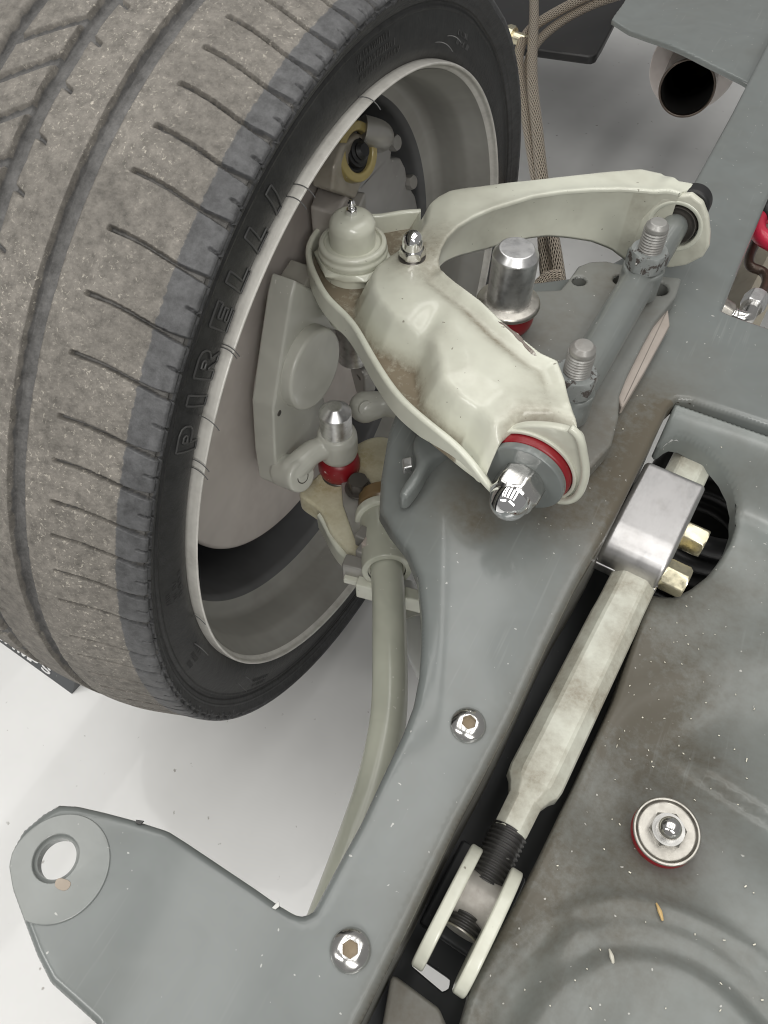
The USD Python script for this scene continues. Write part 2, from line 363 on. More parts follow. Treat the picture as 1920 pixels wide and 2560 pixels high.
# ------------------------------------------------------------------ the setting: showroom floor
FLOOR = mat('painted_floor', {'g': ('geometry', {}), 'n1': ('noise_texture', {'scale': 3.5, 'detail': 6, 'roughness': .6}), 'n2': ('noise_texture', {'scale': 85., 'detail': 3}),
    'n3': ('noise_texture', {'scale': 9., 'detail': 5}), 'v': ('rgb_ramp', {'ramp': [(.3, (.70, .70, .69)), (.7, (.80, .80, .795))]}),
    's': ('map_range', {'from_min': .705, 'from_max': .75, 'to_min': 0., 'to_max': .7, 'clamp': True}), 'c': ('mix_color', {'b': (.22, .20, .17)}),
    'r': ('map_range', {'from_min': .3, 'from_max': .7, 'to_min': .12, 'to_max': .3}), 'b': ('bump', {'strength': .08, 'distance': .002}), 'p': ('principled_bsdf', {'coat_weight': .3})},
    [('g.position', k + '.vector') for k in ('n1', 'n2', 'n3')] + [('n1.fac', 'v.fac'), ('n2.fac', 's.value'), ('v.color', 'c.a'), ('s.result', 'c.fac'), ('c.result', 'p.base_color'), ('n3.fac', 'r.value'), ('r.result', 'p.roughness'), ('n1.fac', 'b.height'), ('b.normal', 'p.normal')])
obj('floor', (np.array([[-6, -6, -HC], [6, -6, -HC], [6, 8, -HC], [-6, 8, -HC]], float), np.array([[0, 1, 2, 3]])), FLOOR, kind='structure', smooth=False)

# ------------------------------------------------------------------ wheel
RUB = mat('tyre_rubber', {'g': ('geometry', {}), 'at': ('attribute', {'attribute': 'dirt'}),
    'n1': ('noise_texture', {'scale': 150., 'detail': 7, 'roughness': .75}), 'n2': ('noise_texture', {'scale': 620., 'detail': 2, 'distortion': .8}), 'n3': ('noise_texture', {'scale': 17., 'detail': 5}),
    'base': ('rgb_ramp', {'ramp': [(0, (.022, .022, .022)), (.22, (.027, .027, .027)), (.35, (.078, .079, .083)), (.6, (.095, .095, .097)), (.66, (.125, .12, .114)), (.72, (.165, .153, .137)), (1, (.185, .171, .152))]}),
    'tr': ('map_range', {'from_min': .62, 'from_max': .75, 'to_min': 0., 'to_max': 1., 'clamp': True}),
    'sp': ('map_range', {'from_min': .60, 'from_max': .74, 'to_min': 0., 'to_max': .85, 'clamp': True}), 'n3m': ('map_range', {'from_min': .35, 'from_max': .65, 'to_min': .1, 'to_max': 1.1}),
    'm1': ('math', {'math_type': 'multiply'}), 'm2': ('math', {'math_type': 'multiply', 'use_clamp': True}),
    'v': ('map_range', {'from_min': .3, 'from_max': .7, 'to_min': .55, 'to_max': 1.45}), 'cv': ('mix_color', {'blend_type': 'multiply', 'fac': 1.}),
    'v3': ('map_range', {'from_min': .3, 'from_max': .7, 'to_min': .86, 'to_max': 1.14}), 'cw': ('mix_color', {'blend_type': 'multiply', 'fac': 1.}),
    'cs': ('mix_color', {'b': (.55, .51, .44)}), 'ro': ('map_range', {'from_min': .2, 'from_max': .9, 'to_min': .42, 'to_max': .72}),
    'b': ('bump', {'strength': .55, 'distance': .0010}), 'p': ('principled_bsdf', {'specular_ior_level': .4})},
    [('g.position', k + '.vector') for k in ('n1', 'n2', 'n3')] + [('at.fac', 'base.fac'), ('at.fac', 'tr.value'), ('n2.fac', 'sp.value'), ('n3.fac', 'n3m.value'), ('sp.result', 'm1.value1'), ('n3m.result', 'm1.value2'), ('m1.value', 'm2.value1'), ('tr.result', 'm2.value2'),
     ('n1.fac', 'v.value'), ('base.color', 'cv.a'), ('v.result', 'cv.b'), ('n3.fac', 'v3.value'), ('cv.result', 'cw.a'), ('v3.result', 'cw.b'), ('cw.result', 'cs.a'), ('m2.value', 'cs.fac'), ('cs.result', 'p.base_color'), ('at.fac', 'ro.value'), ('ro.result', 'p.roughness'), ('n1.fac', 'b.height'), ('b.normal', 'p.normal')])
RUBPLAIN = paint('moulded_rubber', (.055, .055, .055), amount=.2, rough=.45, coat=0, speck=0, attr=False)
HAIR = paint('rubber_hair', (.10, .10, .10), amount=.1, rough=.4, coat=0, speck=0, attr=False)
RIM = paint('rim_silver_paint', (.33, .325, .30), dirt=(.13, .11, .09), amount=.35, rough=.42, metallic=.1, speck=.1)
LIP = paint('scuffed_rim_edge', (.66, .645, .60), dirt=(.2, .18, .16), amount=.5, rough=.35, metallic=.15, scale=60)
DISC = paint('disc_steel', (.60, .555, .52), dirt=(.24, .17, .16), amount=.45, rough=.42, metallic=.15, scale=10)
NAVY = paint('navy_wheel_centre', (.012, .016, .045), amount=.2, rough=.4, speck=0)

wheel = thing('front_wheel', 'worn wide tyre on a grey rim, tread facing left, filling the upper left', 'wheel')
half = [(-.022, .2335), (-.012, .2365), (-.0065, .2415), (-.0035, .2480), (-.0030, .2560), (-.0042, .2640), (-.0048, .2690), (-.0026, .2745), (.0006, .2795), (.0028, .2830), (.0022, .2862), (-.003, .2888), (-.0147, .2918), (-.030, .2967), (-.0464, .3015), (-.0670, .3045), (-.0900, .3060), (-.1150, .3066)]
prof = np.array(half + [(-.230 - o, R) for o, R in half[-2::-1]])
ds = np.r_[0, np.cumsum(np.linalg.norm(np.diff(prof, axis=0), axis=1))]
po, pR = PchipInterpolator(ds, prof[:, 0]), PchipInterpolator(ds, prof[:, 1])
def s_at(o, R): q = np.linspace(0, ds[-1], 6000); return q[np.argmin((po(q) - o) ** 2 + (pR(q) - R) ** 2)]
s_sh, s_out, s_in, s_wear, s_line = s_at(.0028, .2835), s_at(.0012, .2806), s_at(-.0464, .3015), s_at(-.0147, .2918), s_at(-.0048, .2690)
s_g = [s_at(o, .304) for o in (-.0668, -.1055, -.1440, -.1790)]; s_nick = s_at(-.002, .2885)
S = np.r_[np.linspace(0, s_line - .004, 14)[:-1], np.arange(s_line - .004, s_at(-.150, .305), .00062)]; S = np.r_[S, np.linspace(S[-1], ds[-1], 46)[1:]]
phi = np.radians(np.r_[np.arange(56, 216, .095), np.linspace(218, 410, 70)[:-1]])
SS, PH = np.meshgrid(S, phi, indexing='ij')
inner = [72.5, 77, 81, 85, 89.5, 93.5, 98, 102.1, 106.3, 110.7, 115.3, 119.8, 125.25, 131.25, 136.7, 142.75, 147.2, 151.7, 155.7, 160.3, 164.6, 170.9, 174.9, 179.3, 183.8, 188.2, 192.9, 198, 202.5, 207]
rng = np.random.default_rng(3); sipe = np.zeros_like(SS)
dep = np.zeros_like(SS)
def groove(dist, half_w, depth, soft=.35):
    return depth * (1 - sstep(half_w * (1 - soft), half_w * (1 + soft * .6), np.abs(dist)))
wob = (meshkit.noise(np.stack([PH * 60, SS * 600, 0 * SS], -1), 5) - .5)
for g, w in zip(s_g, (.0052, .0056, .0054, .005)): dep = np.maximum(dep, groove(SS - g + wob * .0005, w, .0050, .14))
Rloc = pR(SS)
for i, a in enumerate(inner):
    t = np.clip((s_in - SS) / (s_in - s_out), -.2, 1.2)
    ce = math.radians(a) + np.radians(1.05) * t + np.radians(.25) * np.sin(np.clip(t, 0, 1) * math.pi * 2) * -.6
    d = (PH - ce) * Rloc + wob * .0003
    w = .00125 - .0003 * np.clip(t * 2, 0, 1) + .0012 * sstep(.62, .97, t)
    on = sstep(-.012, .012, t) * (1 - sstep(.99, 1.02, t))
    sipe = np.maximum(sipe, groove(d, w, .0036, .35) * on); dep = np.maximum(dep, groove(d, w, .0036, .35) * on)
    if i + 1 < len(inner):
        b = math.radians((a + inner[i + 1]) / 2 + 1.0); tt = (s_nick - SS) / (s_nick - s_out)
        dep = np.maximum(dep, groove((PH - b - np.radians(.35) * tt) * Rloc, .0006, .0018, .5) * sstep(-.08, .08, tt) * (1 - sstep(.95, 1.1, tt)))
dep = np.maximum(dep, groove(SS - s_sh, .00075, .0020, .4) * (.75 + .25 * np.sign(np.sin(PH * 120))))
for a in np.arange(66, 214, 5.1):            # nicks at the block edges and shallow cross cuts of the middle ribs
    b = math.radians(a + rng.uniform(-.3, .3))
    dep = np.maximum(dep, groove((PH - b + (SS - s_g[0]) * 1.2) * Rloc, .0014, .0030, .5) * sstep(s_g[1] - .013, s_g[1] - .011, SS) * (1 - sstep(s_g[1] - .004, s_g[1], SS)))
    dep = np.maximum(dep, groove((PH - b - (SS - s_g[1]) * 2.4) * Rloc, .0030, .0028, .6) * sstep(s_g[1], s_g[1] + .002, SS) * (1 - sstep(s_g[2] + .002, s_g[2] + .006, SS)))
rough = (meshkit.fbm(np.stack([PH * 300, SS * 1100, 0 * SS], -1), 3, 9) - .5)
ew = .0010 * (meshkit.fbm(np.stack([PH * 110, SS * 300, 0 * SS], -1), 4, 21) - .5) * 2
tread = sstep(s_wear - .0030 + ew, s_wear + ew, SS) * (1 - sstep(ds[-1] - s_wear, ds[-1] - s_wear + .0015, SS))
hgt = -dep + rough * .0005 * tread
hgt += .0007 * (np.abs(SS - s_line) < .0009) - .0007 * (np.abs(SS - s_line - .0022) < .0008)
hgt += .0004 * (np.abs(SS - s_at(-.0030, .2765)) < .0008)
to, tr = po.derivative()(SS), pR.derivative()(SS); no, nr = -(-tr), -to; ln = np.hypot(no, nr)
# outward normal of the profile (tangent turned by 90 degrees)
no, nr = tr / ln, -to / ln
O = po(SS) + no * hgt; RR = pR(SS) + nr * hgt
TV = np.stack([O, RR * np.cos(PH), RR * np.sin(PH)], -1).reshape(-1, 3)
zone = np.where(SS < s_sh - .0005, np.where(SS > s_line + .003, .26, .1), .48); zone = zone + (.92 - zone) * tread; zone = np.where(sipe > .0016, .655, zone); zone = np.where((dep > .0016) & (sipe < .0005) & (SS > s_sh), np.minimum(zone, .63), zone); zone = np.where(SS > ds[-1] - s_sh, .1, zone)
tyre = obj('tyre', (TV, grid_faces(len(S), len(phi))), RUB, wheel, dirt=zone.ravel())

def side(o_add, R, ph): return np.stack([po(s_of(R)) + o_add, R * np.cos(ph), R * np.sin(ph)], -1)
_ss = np.linspace(0, s_sh, 400); _rr = pR(_ss)
def s_of(R): return np.interp(R, _rr, _ss)
GL = {'P': [[(0, 0), (0, 10), (4.6, 10), (6.4, 9.4), (7.2, 8), (7.2, 6.2), (6.4, 4.8), (4.6, 4.2), (2.6, 4.2), (2.6, 0)], [(2.6, 8), (4.2, 8), (4.8, 7.1), (4.2, 6.2), (2.6, 6.2)]],
      'I': [[(0, 0), (0, 10), (2.8, 10), (2.8, 0)]],
      'R': [[(0, 0), (0, 10), (4.8, 10), (6.6, 9.3), (7.3, 8), (7.2, 6.3), (6, 5), (5.4, 4.7), (7.8, 0), (5, 0), (3, 4.2), (2.6, 4.2), (2.6, 0)], [(2.6, 8), (4.3, 8), (4.9, 7.2), (4.3, 6.4), (2.6, 6.4)]],
      'E': [[(0, 0), (0, 10), (6.4, 10), (6.4, 7.9), (2.6, 7.9), (2.6, 6.1), (5.8, 6.1), (5.8, 4.1), (2.6, 4.1), (2.6, 2.1), (6.5, 2.1), (6.5, 0)]],
      'L': [[(0, 0), (0, 10), (2.8, 10), (2.8, 2.2), (6.4, 2.2), (6.4, 0)]]}
for ch, a, wd in (('P', 143.3, 1), ('I', 138.6, 1), ('R', 134.2, 1), ('E', 128.6, 1), ('L', 123.6, 1), ('L', 118.4, 1), ('I', 113.9, 1)):
    ms = []; w = max(p[0] for p in GL[ch][0])
    for lp in GL[ch]:
        q = np.vstack([np.array(lp, float), np.array(lp[:1], float)]); L = LineString(q); n = int(L.length / .35)
        c = np.array([L.interpolate(k / n, normalized=True).coords[0] for k in range(n)])
        R = .2455 + c[:, 1] * .00170; ph = math.radians(a) - (c[:, 0] - w / 2) * .00200 / .254
        P3 = side(.0003, R, ph); ms.append(tube(np.vstack([P3, P3[:1]]), .00058, seg=7, smooth=False, caps=False))
    obj('raised_letter', cat_(*ms), RUBPLAIN, tyre)
# fine moulded print: short raised strokes, too small to read
def tiny_print(a0, rows, R0, dR, n, seed):
    g = np.random.default_rng(seed); ms = []
    for r in range(rows):
        for k in range(n - r * 3):
            R = R0 + r * dR; ph = math.radians(a0 - k * .42 + g.uniform(-.08, .08)); 
            if g.random() < .15: continue
            q = side(.0003, np.array([R, R + dR * .62]), np.array([ph, ph + g.uniform(-.004, .004)])); ms.append(tube(q, .00020, seg=5, smooth=False))
    return cat_(*ms)
for a0, rows, R0, n, sd in ((93, 3, .2520, 26, 1), (168, 3, .2500, 12, 2), (185, 3, .2500, 11, 3), (219, 2, .2560, 16, 4), (62, 2, .2510, 14, 6)):
    obj('moulded_print', tiny_print(a0, rows, R0, .0052, n, sd), RUBPLAIN, tyre)
for a, R, l in ((111.5, .243, .012), (109.6, .243, .013), (131.5, .243, .011), (131.9, .243, .010), (146.8, .243, .011), (148.0, .2425, .011), (140.5, .249, .013), (92.5, .243, .014), (176, .2425, .010), (181, .252, .012), (70, .250, .012), (66, .254, .01), (206, .258, .010), (208, .252, .010)):
    ph = math.radians(a); p = side(0, np.array([R]), np.array([ph]))[0]; d = np.array([.75, .2 * math.cos(ph) + .15, .2 * math.sin(ph) - .2])
    obj('vent_hair', tube([p, p + unit(d) * l * .5, p + unit(d + [0, 0, -.3]) * l], .00033, n=8, seg=6), HAIR, tyre)

rp = [(.2404, -.016), (.2404, -.002), (.2399, .0004), (.2390, .0008), (.2380, .0), (.2374, -.003), (.2350, -.006)]
rim_o = [(.2350, -.0055), (.2335, -.010), (.2300, -.018), (.2270, -.024), (.2255, -.034), (.2250, -.050), (.2215, -.056), (.2120, -.060), (.2085, -.066), (.2070, -.095), (.2055, -.135), (.204, -.20), (.2075, -.215), (.225, -.225)]
lat = lambda pr, seg=256: lathe([(r, o) for r, o in pr], (0, 0, 0), X, seg)
rim = obj('rim', lat(rounded(rim_o[:8], .003, 5)), RIM, wheel, smooth=40)
obj('inner_barrel', lat(rounded(rim_o[7:], .003, 5)), paint('dark_barrel', (.12, .122, .125), dirt=(.05, .045, .04), amount=.4, rough=.45, speck=.05), rim, smooth=40, label='dark unpainted inner barrel of the rim')
obj('rim_lip', lat(rounded(rp, .001, 4)), LIP, rim, label='bright scuffed lip around the rim edge')
obj('wheel_centre', lat([(.204, -.17), (.15, -.176), (.08, -.168), (.06, -.15), (.001, -.15)], 96), NAVY, wheel)

# ------------------------------------------------------------------ grey welded frame
def on(px, py, zf, z0=.05):
    z = z0
    for _ in range(30):
        p = at(px, py, z); z = .5 * z + .5 * float(zf(np.array([p[0]]), np.array([p[1]]))[0])
    return at(px, py, z)
def blob(x, y, c, s, k=1.): return k * np.exp(-((x - c[0]) ** 2 + (y - c[1]) ** 2) / (2 * s * s))
ZP = .07
left = pts(ZP, (145, 2010), (191, 2013), (260, 2029), (336, 2049), (417, 2075), (463, 2104), (550, 2162), (637, 2220), (694, 2260), (735, 2284), (758, 2288), (781, 2276), (799, 2243), (839, 2168), (903, 2052), (960, 1930), (1008, 1828), (1035, 1755), (1050, 1676), (1055, 1600), (1056, 1523), (1046, 1425), (1018, 1350), (977, 1290), (948, 1236), (952, 1160), (972, 1066), (992, 1021), (1010, 985))
ear = pts(ZP, (243, 2565), (122, 2457), (87, 2388), (58, 2312), (26, 2225), (17, 2168), (29, 2116), (52, 2075), (104, 2032))
P_ = [(.238, -.47)] ; crease = pts(ZP, (1654, 1060), (1568, 1234), (1510, 1345), (1446, 1454), (1370, 1610), (1290, 1784), (1209, 1940), (1145, 2060), (1076, 2203), (1018, 2324), (900, 2560))
outline = [tuple(p[:2]) for p in left] + [(.075, .045), (.075, .10), (.118, .135), (.150, .20), (.1585, .296), (.1605, .45), (.1605, .95), (.2225, .95), (.2225, .1395), (.232, .1375), (.50, .128), (.50, .0365), (.226, .0365), (.2175, .0335), (.2145, .024)] + [tuple(p[:2]) for p in crease[1:]] + [(.196, -.50), (.05, -.50)] + [tuple(p[:2]) for p in ear]
top = Polygon(outline).buffer(0)
hole_c = at(142, 2147, ZP)[:2]; ring_c = at(147, 2170, ZP)[:2]; mp_ear = mpp(at(147, 2170, ZP))
HR = 49 * mp_ear
top = top.difference(Point(hole_c).buffer(HR, 32)).difference(Point(at(1448, 702, ZP)[:2]).buffer(.0052))
la, lb = at(1098, 1150, ZP)[:2], at(1092, 1720, ZP)[:2]; ld = unit(lb - la); ln_ = np.array([-ld[1], ld[0]])
def z_top(x, y):
    s = (x - la[0]) * ln_[0] + (y - la[1]) * ln_[1]; t = (x - la[0]) * ld[0] + (y - la[1]) * ld[1]
    s = s * np.sign(np.dot(np.array([-.05, -.2]) - la, ln_))
    k = np.maximum(np.sqrt((s + .002) ** 2 + .003 ** 2) + s + .002, 0) / 2 * .38
    k = k * sstep(-.05, .02, t) * (1 - sstep(.12, .21, t))
    return ZP - np.clip(k, 0, .02) + .0012 * np.sin(x * 25 + y * 17) + .0008 * (meshkit.noise(np.stack([x * 30, y * 30, 0 * x], -1), 2) - .5)
frame_ = thing('chassis_frame', 'grey painted chassis frame with drilled ear at lower left and rail to upper right', 'car frame', (.12, -.1, -.05))
V, F = patch(top, z_top, .0026, .0095, .0042, .002)
x, y = V[:, 0], V[:, 1]
dr = blob(x, y, at(1560, 1150, ZP), .030, .75) + blob(x, y, at(1620, 1000, ZP), .03, .7) + blob(x, y, at(1480, 1260, ZP), .03, .5) + blob(x, y, at(1180, 1180, ZP), .04, .35) + blob(x, y, at(1205, 1320, ZP), .008, .55) + blob(x, y, at(1160, 1270, ZP), .012, .4) + blob(x, y, at(1400, 1290, ZP), .012, .4)
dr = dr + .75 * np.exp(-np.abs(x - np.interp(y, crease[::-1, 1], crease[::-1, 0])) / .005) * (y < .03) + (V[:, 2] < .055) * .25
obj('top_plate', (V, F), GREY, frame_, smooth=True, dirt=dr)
ring = Point(ring_c).buffer(128 * mp_ear, 48).intersection(top.buffer(-.0015)).difference(Point(hole_c).buffer(HR + .0001, 32))
ring = max(getattr(ring, 'geoms', [ring]), key=lambda g: g.area)
obj('weld_washer', flat(ring, ZP + .0018, .004, .0006), paint('grey_paint_pale', (.235, .25, .242), amount=.35, rough=.28, coat=.6), frame_, label='round reinforcing washer welded round the hole of the ear')
hc = np.array([hole_c[0], hole_c[1], ZP + .002])
obj('hole_sleeve', lathe([(HR - .0002, -.001), (HR + .002, -.0015), (HR + .002, -.0062), (HR - .0002, -.0062), (HR - .0002, -.001)], hc - Z * .0012, Z, 64), GREYD, frame_)
for px, py, a in ((350, 2056, .3), (690, 2264, 1.2)):
    p = at(px, py, ZP); p[2] = float(z_top(p[:1], p[1:2])[0]) + .0001
    q = np.array([[-.0020, .0006], [.0022, .0009], [.0010, -.0012], [-.0012, -.0010]]); q = q @ np.array([[math.cos(a), math.sin(a)], [-math.sin(a), math.cos(a)]])
    obj('paint_chip', plate(Polygon(q), .001, p + Z * .0003, [1, 0, 0], [0, 1, 0], .0002, .0006), paint('chip_dark_%d' % px, (.03, .03, .03) if px < 500 else (.62, .62, .60), attr=False, speck=0, amount=.3), frame_, label='bare chip in the paint at the edge of the ear')
pq = at(156, 2211, ZP + .0018); obj('peeled_patch', plate(Polygon(smooth_outline(np.array(np.array([[-.005, .0005], [-.001, .0030], [.0045, .0026], [.0046, -.001], [.001, -.0030], [-.004, -.0022]]) * .75), 40)), .001, pq + Z * .0003, [1, 0, 0], [0, 1, 0], .0002, .0008), paint('peeled_tan', (.36, .30, .24), attr=False, amount=.4, speck=0), frame_, label='tan patch of peeled paint below the ear hole')
# wall below the right-hand edge, the trough and its floor
cr = crease.copy(); cr[:, 2] = ZP - .0075; cr[:, 0] -= .0016
V, F = ribbon(cr[::-1], .105, .003, n=90)
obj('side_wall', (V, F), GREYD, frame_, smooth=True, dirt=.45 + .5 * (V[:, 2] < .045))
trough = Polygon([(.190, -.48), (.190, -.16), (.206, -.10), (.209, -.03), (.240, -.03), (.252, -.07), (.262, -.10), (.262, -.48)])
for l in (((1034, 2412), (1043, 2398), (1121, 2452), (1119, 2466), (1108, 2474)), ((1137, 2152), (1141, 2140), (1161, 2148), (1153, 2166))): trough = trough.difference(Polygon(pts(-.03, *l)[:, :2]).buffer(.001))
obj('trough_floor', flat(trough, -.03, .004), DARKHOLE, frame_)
pe = pts(-.0, (985, 2455), (1088, 2532), (1112, 2590), (960, 2600))
te_ = flat(Polygon(pe[:, :2]).buffer(.002), .012, .04, .002); obj('trough_end', te_, GREYD, frame_, dirt=np.full(len(te_[0]), .8))
def screw_head(px, py, r, ph, label):
    p = at(px, py, ZP); p[2] = float(z_top(np.array([p[0]]), np.array([p[1]]))[0]) - .0006
    pr = [(r, 0), (r, .0014)] + [(r * math.cos(t), .0014 + r * .55 * math.sin(t)) for t in np.linspace(.08, 1.12, 14)]
    rs, hs = pr[-1]; e1, e2, a = frame(Z); n = 48; t = np.arange(n) / n * 2 * math.pi
    V = [p + (np.cos(t)[:, None] * e1 + np.sin(t)[:, None] * e2) * q + Z * h for q, h in pr]
    tt = (t + ph) % (math.pi / 3) - math.pi / 6; hr = r * .36 / np.cos(tt)
    hx = (np.cos(t) * hr)[:, None] * e1 + (np.sin(t) * hr)[:, None] * e2
    V += [p + hx + Z * hs, p + hx + Z * (hs - r * .42), np.repeat((p + Z * (hs - r * .5))[None], n, 0)]
    s = obj('button_screw', (np.vstack(V), grid_faces(len(V), n)), STEEL, frame_, smooth=30, label=label)
    # thin washer of bare metal and the dirty bottom of the socket
    obj('socket_floor', lathe([(r * .40, hs - r * .40), (0, hs - r * .41)], p, Z, 24), paint('socket_grime_%d' % px, (.22, .17, .11), amount=.5, metallic=.5), s)
screw_head(1170, 1815, .0094, .3, 'button screw half way up the grey plate')
screw_head(876, 2375, .0093, .0, 'button screw near the ear of the grey plate')

# raised tower plate under the pivot shaft
ZT = .086
tw = pts(ZT, (1190, 900), (1220, 800), (1336, 724), (1400, 724), (1428, 690), (1446, 664), (1475, 654), (1515, 653), (1567, 664), (1620, 684), (1706, 692), (1692, 738), (1640, 800), (1612, 850), (1572, 930), (1550, 985), (1548, 1040), (1530, 1110), (1480, 1165), (1440, 1180), (1300, 1100))
tp = Polygon(tw[:, :2]).buffer(-.002).buffer(.004).buffer(-.002)
for px, py, r in ((1448, 702, .0052), (1645, 718, .008), (1553, 700, .006)): tp = tp.difference(Point(at(px, py, ZT)[:2]).buffer(r))
def z_tow(x, y): return ZT + .0006 * np.sin(x * 60) + .0006 * (meshkit.noise(np.stack([x * 60, y * 60, 0 * x], -1), 3) - .5)
V, F = patch(tp, z_tow, .0028, .010, .002); x, y = V[:, 0], V[:, 1]
dt = .25 + blob(x, y, at(1330, 800, ZT), .02, .3) + blob(x, y, at(1480, 1080, ZT), .025, .5) + blob(x, y, at(1560, 720, ZT), .015, .5)
obj('tower_plate', (V, F), GREYD, frame_, smooth=True, dirt=dt)
obj('bare_packing', flat(Polygon(pts(.079, (1668, 775), (1610, 835), (1565, 905), (1546, 985), (1556, 1014), (1612, 920), (1672, 810))[:, :2]).buffer(.001), .079, .008, .0015), PINK, frame_, label='unpainted pinkish packing plate beside the tower plate')
bk = pts(.0, (1000, 1160))
tb = pts(.080, (1062, 1060), (1040, 1085), (1033, 1110), (1040, 1148), (1028, 1180), (1002, 1216), (1001, 1230), (1012, 1236), (1032, 1224), (1057, 1192), (1078, 1156), (1100, 1137), (1130, 1112), (1110, 1075))
tb = Polygon(smooth_outline(tb, 140))
V, F = patch(tb, lambda x, y: .080 - .0018 * np.sin((x + y) * 90), .0016, .009, .0045)
obj('bent_tab', (V, F), GREY, frame_, smooth=True, dirt=np.full(len(V), .1), label='small bent grey tab welded on the inner edge')
obj('foil_clip', rbox(at(1018, 1163, .076), unit([.8, .5, .3]), unit([-.5, .8, .1]), Z, (.006, .008, .006), .001), ALU, frame_, label='small crumpled bright clip beside the bent tab')

# ------------------------------------------------------------------ dirty inner panel at the right
def z_pan(x, y):
    wall = sstep(.033, -.006, y)
    base = .0665 - .049 * wall
    rise = .030 * sstep(.30, .42, x) * wall + .012 * sstep(-.16, -.30, y) * wall + .012 * sstep(.255, .285, x) * sstep(-.16, -.26, y)
    c = at(1640, 2800, .05)[:2]; r = np.hypot(x - c[0], y - c[1])
    ring = .5 * .006 * np.exp(-((r - .070) / .006) ** 2) + .010 * (1 - sstep(.055, .068, r)) + .003 * np.exp(-((r - .083) / .004) ** 2)
    w = at(1655, 2110, .05)[:2]; dish = -.004 * np.exp(-((x - w[0]) ** 2 + (y - w[1]) ** 2) / (2 * .022 ** 2)) + .006 * np.exp(-((x - w[0] - .03) ** 2 + (y - w[1] + .03) ** 2) / (2 * .016 ** 2))
    a, b = at(1745, 1880, .05)[:2], at(1940, 2030, .05)[:2]; d = unit(b - a); s = (x - a[0]) * d[0] + (y - a[1]) * d[1]; q = -(x - a[0]) * d[1] + (y - a[1]) * d[0]
    ridge = .010 * sstep(-.0028, .0028, q) * sstep(-.012, .015, s) * (1 - sstep(.0, .14, q))
    h = at(1480, 1960, .04)[:2]; hump = .006 * np.exp(-((x - h[0]) ** 2 / (2 * .012 ** 2) + (y - h[1]) ** 2 / (2 * .05 ** 2)))
    fb = .35 * np.sin(x * 61 + 1.7 * np.sin(y * 23)) * np.sin(y * 47 + 1.3 * np.sin(x * 31 + 1)) + .25 * np.sin(x * 27 - y * 39 + 2)
    t1, t2 = at(1440, 2310, .04)[:2], at(1370, 2450, .04)[:2]; td = unit(t2 - t1); ts = (x - t1[0]) * td[0] + (y - t1[1]) * td[1]; tq = -(x - t1[0]) * td[1] + (y - t1[1]) * td[0]
    tear = .006 * np.exp(-(tq / (.006 + .06 * np.clip(ts, 0, .1))) ** 2) * sstep(-.006, .004, ts)
    return base + rise + (ring + dish + hump + tear) * wall + ridge + .010 * fb * wall
pan = Polygon([(.217, .0335), (.52, .0335), (.52, -.50), (.232, -.50), (.237, -.363), (.235, -.346), (.241, -.297), (.247, -.233), (.251, -.173), (.250, -.12), (.2495, -.085), (.240, -.05), (.224, -.02), (.2165, .0)])
hl = [on(a, b, z_pan)[:2] for a, b in ((1655, 1115), (1683, 1092), (1712, 1097), (1759, 1124), (1790, 1150), (1816, 1182), (1835, 1220), (1845, 1263), (1843, 1310), (1828, 1355), (1800, 1400), (1770, 1437), (1730, 1468), (1689, 1489))]
hl = [p for p in hl] + [(.256, -.089), (.236, -.092), (.212, -.05), (.203, .014), (.221, .012)]
hl = Polygon(hl).buffer(0)
pan2 = pan.difference(hl.buffer(-.001).buffer(.001)); pan2 = max(getattr(pan2, 'geoms', [pan2]), key=lambda g: g.area)
V, F = patch(pan2, z_pan, .0032, .012, .0035); x, y = V[:, 0], V[:, 1]
dp = .9 * blob(x, y, at(1650, 2080, .04), .019, .75) + .75 * blob(x, y, at(1640, 1680, .02), .045) * 1.6 + blob(x, y, at(1560, 1950, .03), .035, .6) + blob(x, y, at(1480, 2200, .03), .03, .45) + blob(x, y, at(1350, 2350, .03), .025, .5) + blob(x, y, at(1620, 2250, .04), .02, .5) + blob(x, y, at(1740, 1480, .02), .02, .5) + blob(x, y, at(1780, 1960, .04), .02, .45) + .9 * np.exp(-np.maximum(x - .245, 0) / .012) * (y < -.06)
dp = dp * .62
panel = obj('inner_panel', (V, F), paint('grey_panel_paint', (.20, .218, .21), dirt=(.10, .09, .07), amount=.72, rough=.34, scale=15, speck=.5, coat=.35, coatr=.24, scratch=.18, rot=1.1, scrcol=(.27, .285, .28)), None, smooth=True, dirt=dp, label='dented grey inner panel at the right, brown with road dirt and scuffs', cat='body panel')

# red-bushed body mount on the panel
wp = on(1655, 2088, z_pan); tilt = unit([-.10, -.16, 1.0]); wp = wp + tilt * .003
mount = thing('panel_mount', 'steel cup washer with acorn nut over a thin red bush on the dirty panel', 'body mount', wp)
obj('red_bush', lathe(rounded([(0, 0), (.0158, 0), (.0168, .006), (.0155, .010), (0, .010)], .003), wp - tilt * .001, tilt, 64), RED, mount)
obj('cup_washer', lathe(rounded([(0, .0095), (.0158, .0095), (.0166, .0135), (.0150, .0142), (.0140, .0122), (0, .0118)], .0012), wp, tilt, 72), ZINC, mount)
hx, dm_ = acorn(wp + tilt * .0118, tilt, .0158, .0072, .0105, phase=.35, k=.36)
nut = obj('acorn_nut', hx, DULL, mount, smooth=25); obj('dome', dm_, STEEL, nut)
